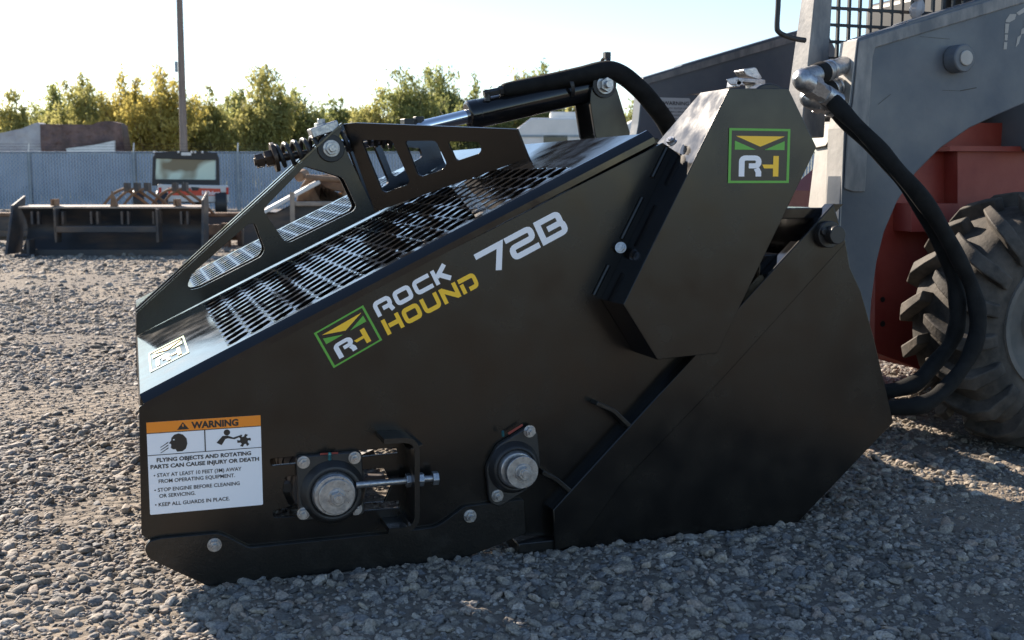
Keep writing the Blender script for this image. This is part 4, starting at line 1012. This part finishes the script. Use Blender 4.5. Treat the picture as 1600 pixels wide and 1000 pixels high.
m = LB(); lprism(m, [(254, 293), (287, 294), (290, 298), (298, 298), (301, 294), (333, 295), (333, 306), (254, 305)], D - .515, .01); tg = m.done('red_tailgate', 'utvred', ut, smooth=False)
m = LB(); text_into(m, 'RF Bobcat', (0, D - .522, 0), EX, EZ, L(304, 0, D)[0], L(331, 0, D)[0], L(0, 304, D)[1], .095, .02); m.done('lettering', 'white', tg, smooth=False, fix=False)
m = LB(); lprism(m, [(288, 292), (301, 293), (298, 298), (290, 298)], D - .53, .02); m.done('gate_handle', 'plastic', ut)
for x in (240, 341.5):
    m = LB(); lprism(m, [(x, 293), (x + 4, 293), (x + 4, 304), (x, 304)], D - .52, .03); m.done('tail_lamp', 'lamp', ut)
m = LB(); lprism(m, [(283, 238), (298, 238), (298, 243), (283, 243)], D - .03, .05); m.done('plate_light', 'cream', ut)
for px in (243, 279, 299, 304, 315):
    m = LB(); c = LL(px, 238, D); m.box(c + Vector((-.02, -.04, -.02)), c + Vector((.03, .03, .03))); m.done('roof_bolt', 'cream', ut, bevel=.01)
for px in (249, 337):
    for dy in (0, 1.9):
        m = LB(); c = LL(px, 322, D - .35 + dy); c.z = .32; m.cyl(c - Vector((.13, 0, 0)), c + Vector((.13, 0, 0)), .32, 24); m.done('wheel', 'plastic', ut, bevel=.03)
m = LB(); a = LL(246, 316, D); b = LL(341, 316, D); m.box((a.x, D - .4, .35), (b.x, D + 2.3, a.z)); m.done('chassis', 'plastic', ut, bevel=.05)
ut.rotation_euler[2] += math.atan(-ut['_x'] / ut['_d'])

# front blade (box pusher)
D = 13.3
bl = bgthing('dozer_blade', 'dark steel box blade with worn tan top edge, nearest on the left gravel', 'dozer blade', 175, D, 'parked blades')
m = LB(); xL, zT = L(30, 323, D); xR = L(318, 316, D)[0]; zB = L(150, 392, D)[1]
cur = []
for i in range(9):
    t = i / 8; cur.append((D + .30 * math.sin(t * math.pi) * .6 + .02, zB + (zT - zB) * t))
vs = []
for x in (xL, xR):
    for y, z in cur: vs.append((x, y, z))
m.add(vs, [(i, i + 1, 10 + i, 9 + i) for i in range(8)])
m.done('moldboard', 'blade', bl, angle=60)
m = LB(); m.hexa([(xL, D - .03, zT - .02), (xR, D - .03, zT - .02), (xR, D + .26, zT - .002), (xL, D + .26, zT - .002), (xL, D - .03, zT + .0), (xR, D - .03, zT + .0), (xR, D + .26, zT + .018), (xL, D + .26, zT + .018)]); m.done('top_edge', 'bladetop', bl)
m = LB(); lprism(m, [(19, 312), (38, 304), (46, 320), (33, 402), (42, 412), (50, 414), (26, 412), (24, 398)], D - .25, .03)
for pts in ([(20, 313), (34, 306), (37, 310), (26, 318)],): lprism(m, pts, D - .27, .3)
sp_ = MB(); m2 = LB(); a = LL(20, 314, D); b = LL(26, 406, D); m2.hexa([(a.x, D - .3, .03), (a.x + .03, D - .3, .03), (a.x + .03, D + .12, .03), (a.x, D + .12, .03), (a.x, D - .05, a.z - .05), (a.x + .03, D - .05, a.z - .05), (a.x + .03, D + .3, a.z + .06), (a.x, D + .3, a.z + .06)]); m2.done('side_wing', 'blade', bl, bevel=.005)
m2 = LB(); a = LL(315, 302, D); m2.hexa([(a.x, D - .12, .03), (a.x + .03, D - .12, .03), (a.x + .03, D + .12, .03), (a.x, D + .12, .03), (a.x, D - .02, a.z - .08), (a.x + .03, D - .02, a.z - .08), (a.x + .03, D + .2, a.z + .02), (a.x, D + .2, a.z + .02)]); m2.done('side_wing', 'blade', bl, bevel=.005)
m = LB()
for px in (44,): c = LL(px, 408, D - .2); m.box((c.x - .02, D - .2, 0.0), (c.x + .02, D - .02, .2)); m.box((c.x - .12, D - .3, 0), (c.x + .06, D + .2, .03))
m.done('skid_foot', 'blade', bl, bevel=.01)
m = LB(); a = LL(92, 359, D); b = LL(252, 352, D); m.box((a.x, D - .14, a.z - .03), (b.x, D - .02, a.z + .05)); m.done('rear_channel', 'blade', bl, bevel=.01)
for px in (58, 96, 150, 198, 247, 290):
    m = LB(); a = LL(px, 330, D); b = LL(px, 350, D); m.box((a.x - .05, D - .07, b.z), (a.x - .025, D + .01, a.z)); m.box((a.x + .025, D - .07, b.z), (a.x + .05, D + .01, a.z)); m.done('rib', 'blade', bl)
for px in (92, 250):
    m = LB(); a = LL(px, 326, D); b = LL(px, 378, D); m.box((a.x - .015, D - .14, b.z), (a.x + .015, D + .01, a.z)); m.done('stiffener', 'blade', bl, bevel=.005)
m = LB(); a = LL(35, 392, D); b = LL(318, 383, D); m.box((a.x, D - .05, a.z - .06), (b.x, D + .05, a.z + .02)); m.done('wear_edge', 'blade', bl, bevel=.005)
for px in (80, 85, 272, 277):
    m = LB(); a = LL(px, 313, D); m.box((a.x - .012, D, zT + .01), (a.x + .012, D + .12, zT + .09)); m.done('lug', 'rust', bl)
m = LB(); lprism(m, [(172, 325), (174, 298), (180, 312), (184, 322)], D - .02, .04); m.done('centre_rib', 'rust', bl)
# second blade behind, at both sides
D = 15.5
b2 = bgthing('dozer_blade', 'rusty blade behind the front box blade, brown rail showing at both ends', 'dozer blade', 180, D, 'parked blades')
m = LB(); a = LL(-60, 336, D); b = LL(388, 328, D); m.box((a.x, D, .06), (b.x, D + .05, a.z - .02)); m.done('moldboard', 'blade', b2)
m = LB(); m.box((a.x, D - .02, a.z - .02), (b.x, D + .25, a.z + .03)); m.done('top_rail', 'rust', b2, bevel=.01)
m = LB(); c = LL(382, 362, D); m.box((c.x - .03, D - .3, 0), (c.x + .03, D + .1, a.z)); m.done('side_wing', 'blade', b2)
m = LB(); c = LL(200, 362, D); m.box((a.x, D - .1, .12), (b.x, D, .2)); m.done('lower_rail', 'blade', b2)
# grapple tines
def grapple(px, D, label, n=3):
    t = bgthing('grapple_rake', label, 'grapple', px, D, 'rusty grapple rakes')
    for i in range(n):
        x = L(px, 280, D)[0] + i * .13
        m = LB(); z0 = LL(0, 325, D).z; z1 = LL(0, 294, D).z
        m.tube([(x - .42, D, z0 - .25), (x - .34, D, z0 - .02), (x - .18, D, z1 - .08), (x, D, z1), (x + .02, D + .05, z1 - .04), (x + .16, D + .2, z1 - .18), (x + .28, D + .4, z0 - .1)], .019, 6); m.done('tine', 'rust', t)
        m = LB(); m.box((x - .03, D - .02, z1 - .04), (x + .03, D + .1, z1 + .07)); m.done('knuckle', 'blade', t)
    m = LB(); x = L(px, 280, D)[0]; m.box((x - .6, D, z0 - .35), (x + .8, D + .1, z0 - .22)); m.box((x - .5, D, 0), (x - .4, D + .1, z0 - .2)); m.box((x + .6, D, 0), (x + .7, D + .1, z0 - .2)); m.done('crossbar', 'rust', t)
grapple(197, 14.6, 'rusty grapple rake with three bent tines standing behind the middle of the box blade')
grapple(272, 14.9, 'rusty grapple rake with hooked tines just in front of the utility vehicle', 2)
# equipment seen through the fin frame
D = 14.5
e = bgthing('scrap_bucket', 'rusty brown bucket with a pale sunlit inner edge seen through the triangular opening', 'bucket', 490, D)
m = LB(); lprism(m, [(380, 335), (400, 330), (430, 332), (462, 316), (556, 316), (556, 400), (380, 402)], D + .1, .9); m.done('bucket_body', 'blade', e, bevel=.02)
m = LB(); a = LL(458, 316, D); b = LL(556, 316, D); m.box((a.x, D - .02, a.z - .05), (b.x, D + .06, a.z + .01)); m.done('front_rail', 'bladetop', e, bevel=.01)
m = LB(); a = LL(457, 300, D); m.box((a.x - .03, D - .04, 0), (a.x + .03, D - .025, a.z)); m.done('upright', 'bladetop', e)
m = LB(); p0 = LL(410, 332, D + .1); p1 = LL(498, 284, D + .3); m.beam(p0, p1, .3, .05); m.done('sunlit_edge', 'cream', e, bevel=.01)  # cream colour stands in for bright sun on this edge
m = LB(); lprism(m, [(462, 315), (470, 290), (480, 276), (510, 272), (540, 280), (548, 296), (556, 316)], D + .5, .5, [[(503, 296), (535, 300), (530, 312), (503, 310)]]); m.done('curved_shell', 'rust', e, bevel=.03)
m = LB(); m.cyl(LL(467, 276, D + .2), LL(476, 272, D + .4), .07, 16); m.cyl(LL(478, 277, D + .2), LL(540, 282, D + .2), .04, 10); m.done('hinge_tube', 'rust', e, bevel=.01)

# camper trailers behind
def camper(px0, px1, ytop, D, label, wins, stripe=True):
    c = bgthing('camper_trailer', label, 'camper', (px0 + px1) / 2, D, 'white campers parked beyond the machines')
    x0, zt_ = L(px0, ytop, D); x1 = L(px1, ytop, D)[0]
    m = LB(); prof_ = [(x0, .5), (x1, .5), (x1, zt_ - .12), (x1 - .1, zt_), (x0 + .5, zt_), (x0 + .05, zt_ - .35)]
    m.prism(prof_, (0, D + 2.3, 0), EX, EZ, 2.3); body_ = m.done('camper_body', 'cream', c, bevel=.04)
    for a_, b_, y0_, y1_ in wins:
        m = LB(); p_, q_ = LL(a_, y1_, D), LL(b_, y0_, D); m.box((p_.x, D - .02, p_.z), (q_.x, D - .004, q_.z)); wf = m.done('window_frame', 'cream', c, bevel=.01)
        m = LB(); m.box((p_.x + .05, D - .03, p_.z + .04), (q_.x - .05, D - .022, q_.z - .04)); m.done('pane', 'glass', wf)
    m = LB(); z = zt_ - .42; m.box((x0 + .1, D - .03, z - .05), (x1, D - .005, z)); m.done('awning_rail', 'galv', c)
    m = LB(); z = zt_ - 1.35; m.box((x0 + .1, D - .01, z - .25), (x1, D - .003, z)); m.done('side_stripe', 'galv', c)
    m = LB(); m.box((x0 + 1.0, D + .6, zt_), (x0 + 1.8, D + 1.4, zt_ + .18)); m.done('roof_vent', 'cream', c, bevel=.02)
    for fx in (.45, .6):
        x = x0 + (x1 - x0) * fx; m = LB(); m.cyl((x, D - .02, .36), (x, D + .22, .36), .36, 20); m.done('wheel', 'plastic', c)
    m = LB(); m.tube([(x1, D + 1.15, .5), (x1 + .8, D + 1.15, .45)], .05, 6, smooth=False); m.done('tow_bar', 'plastic', c)
camper(798, 960, 184, 28, 'white camper with a dark side window directly under the hydraulic cylinder', [(846, 890, 209, 226)])
camper(962, 1075, 186, 31, 'smaller white camper glimpsed right of the bracket ears, mostly hidden by the loader arm', [(990, 1010, 215, 232)])

# ================================================================ trees
def tree(i, px, ytop, wpx, D, mk, label, cat='tree'):
    rnd = random.Random(100 + i)
    x0, zt_ = L(px, ytop, D); hw = wpx / 2 / FPX * D
    t = bgthing('tree', label, cat, px, D, 'trees beyond the fence')
    m = LB(); m.tube([(x0, D, 0), (x0 + rnd.uniform(-.1, .1), D, zt_ * .3), (x0 + rnd.uniform(-.2, .2), D, zt_ * .6)], .1, 8, rf=lambda q: .14 * (1 - q * .7)); tips = []
    nl = 24
    for k in range(nl):
        a = rnd.uniform(0, 6.28); rr_ = hw * math.sqrt(rnd.random()) * .95; base = Vector((x0 + rnd.uniform(-.1, .1), D, zt_ * rnd.uniform(.08, .45)))
        top = zt_ * (1 - .34 * (rr_ / hw) ** 2) * rnd.uniform(.62, 1.0)
        if k == 0: rr_ = hw * .15; top = zt_
        tip = Vector((x0 + rr_ * math.cos(a), D + rr_ * math.sin(a) * .8, top)); mid = base.lerp(tip, .5) + Vector((rnd.uniform(-.2, .2), 0, -.1))
        m.tube([base, mid, tip], .03, 5, rf=lambda q: .045 * (1 - q * .88)); tips.append((base, mid, tip))
        for _ in range(3):
            s_ = rnd.uniform(.3, .9); p = base.lerp(mid, s_ * 2) if s_ < .5 else mid.lerp(tip, s_ * 2 - 1)
            q_ = p + Vector((rnd.uniform(-.7, .7), rnd.uniform(-.6, .6), rnd.uniform(.2, .9)))
            if q_.z > zt_: q_.z = zt_
            m.tube([p, p.lerp(q_, .5), q_], .02, 4, smooth=False, rf=lambda q: .02 * (1 - q * .8)); tips.append((p, p.lerp(q_, .5), q_))
    m.done('trunk', 'bark', t, angle=80)
    lv = LB(); vs = []; fs = []
    scale = D / 50
    for (a_, b_, c_) in tips:
        ln = (c_ - a_).length
        for _ in range(int(70 + 60 * ln)):
            s_ = rnd.random() ** .7; p = a_.lerp(b_, s_ * 2) if s_ < .5 else b_.lerp(c_, s_ * 2 - 1)
            sp2 = .06 + .32 * max(0, 1 - s_ * .95)
            p = p + Vector((rnd.gauss(0, sp2), rnd.gauss(0, sp2), rnd.gauss(0, sp2 * 1.1)))
            if p.z < .2: continue
            d1 = Vector((rnd.gauss(0, .5), rnd.gauss(0, .5), rnd.gauss(-.3, .9))).normalized(); d2 = d1.cross(Vector((rnd.gauss(0, 1), rnd.gauss(0, 1), rnd.gauss(0, 1)))).normalized()
            l_ = rnd.uniform(.06, .13) * scale; w2 = l_ * rnd.uniform(.28, .5)
            b = len(vs); vs += [p - d1 * l_, p + d2 * w2, p + d1 * l_, p - d2 * w2]; fs.append((b, b + 1, b + 2, b + 3))
    lv.add(vs, fs); lv.done('crown', mk, t, smooth=False, fix=False)
rows = [
 (-90, 135, 170, 46, 'leafolive', 'leftmost olive bushy tree behind the tarp covered load, cut by the frame'),
 (12, 138, 120, 45, 'leafolive', 'olive open branched tree above the left end of the tarp load'),
 (75, 132, 110, 50, 'leafgreen', 'greenish twiggy tree above the peak of the grey tarp'),
 (132, 114, 110, 45, 'leafolive', 'yellow green tree above the right end of the brown tarp'),
 (196, 106, 110, 44, 'leafgold', 'golden leaved tree left of the tallest golden one'),
 (246, 98, 120, 43, 'leafgold', 'tallest golden yellow tree, directly left of the utility pole'),
 (318, 132, 100, 45, 'leafolive', 'yellow green tree just right of the utility pole'),
 (368, 138, 95, 49, 'leafgreen', 'lower green tree between the pole and the tall slender one'),
 (414, 104, 80, 44, 'leafolive', 'tall slender airy tree standing left of the dip in the tree line'),
 (470, 138, 100, 46, 'leafgreen', 'low green tree directly above the spring of the fin frame'),
 (532, 152, 100, 48, 'leafdark', 'lowest dark green tree above the peak of the fin frame'),
 (592, 136, 90, 45, 'leafolive', 'yellowish green tree left of the tall loose crowned one'),
 (640, 108, 95, 44, 'leafgreen', 'tall loose crowned tree above the piston rod'),
 (690, 100, 95, 47, 'leafgreen', 'tall feathery tree left of the cylinder barrel end'),
 (745, 112, 90, 45, 'leafdark', 'dark green tree above the front end of the cylinder barrel'),
 (800, 112, 90, 46, 'leafolive', 'olive green tree above the middle of the cylinder'),
 (850, 92, 80, 46, 'leafdark', 'dark topped tree standing highest just left of the ears'),
 (915, 128, 90, 48, 'leafolive', 'yellow green tree behind the bracket ears'),
 (985, 150, 110, 50, 'leafgreen', 'green tree behind the near end of the far lift arm'),
 (1080, 150, 130, 50, 'leafgreen', 'green tree hidden behind the far lift arm'),
]
for i, (px, yt, wp, D, mk, lb) in enumerate(rows): tree(i, px, yt + 4, wp * 1.12, D, mk, lb)
# low thicket that closes the foot of the tree line
def thicket():
    rnd = random.Random(5); D = 52
    vs = []; fs = []
    for k in range(70000):
        px = rnd.uniform(-150, 1250); d = D + rnd.uniform(-2, 4)
        x = L(px, 280, d)[0]; top = 3.7 + 1.1 * noise.noise(Vector((x * .35, 1, 0))) + .6 * noise.noise(Vector((x * 1.3, 4, 0)))
        z = top * rnd.random() ** .8
        p = CR * x + FH * d + Vector((0, 0, z)); d1 = Vector((rnd.gauss(0, .5), rnd.gauss(0, .5), rnd.gauss(0, .8))).normalized(); d2 = d1.cross(Vector((rnd.gauss(0, 1), rnd.gauss(0, 1), rnd.gauss(0, 1)))).normalized()
        l_ = rnd.uniform(.10, .2); w2 = l_ * .45; b = len(vs); vs += [p - d1 * l_, p + d2 * w2, p + d1 * l_, p - d2 * w2]; fs.append((b, b + 1, b + 2, b + 3))
    o = MB().add(vs, fs).build('thicket', 'leafgreen', None, smooth=False, fix=False)
    o['kind'] = 'stuff'; o['label'] = 'dense green undergrowth filling the foot of the tree line'; o['category'] = 'undergrowth'
thicket()
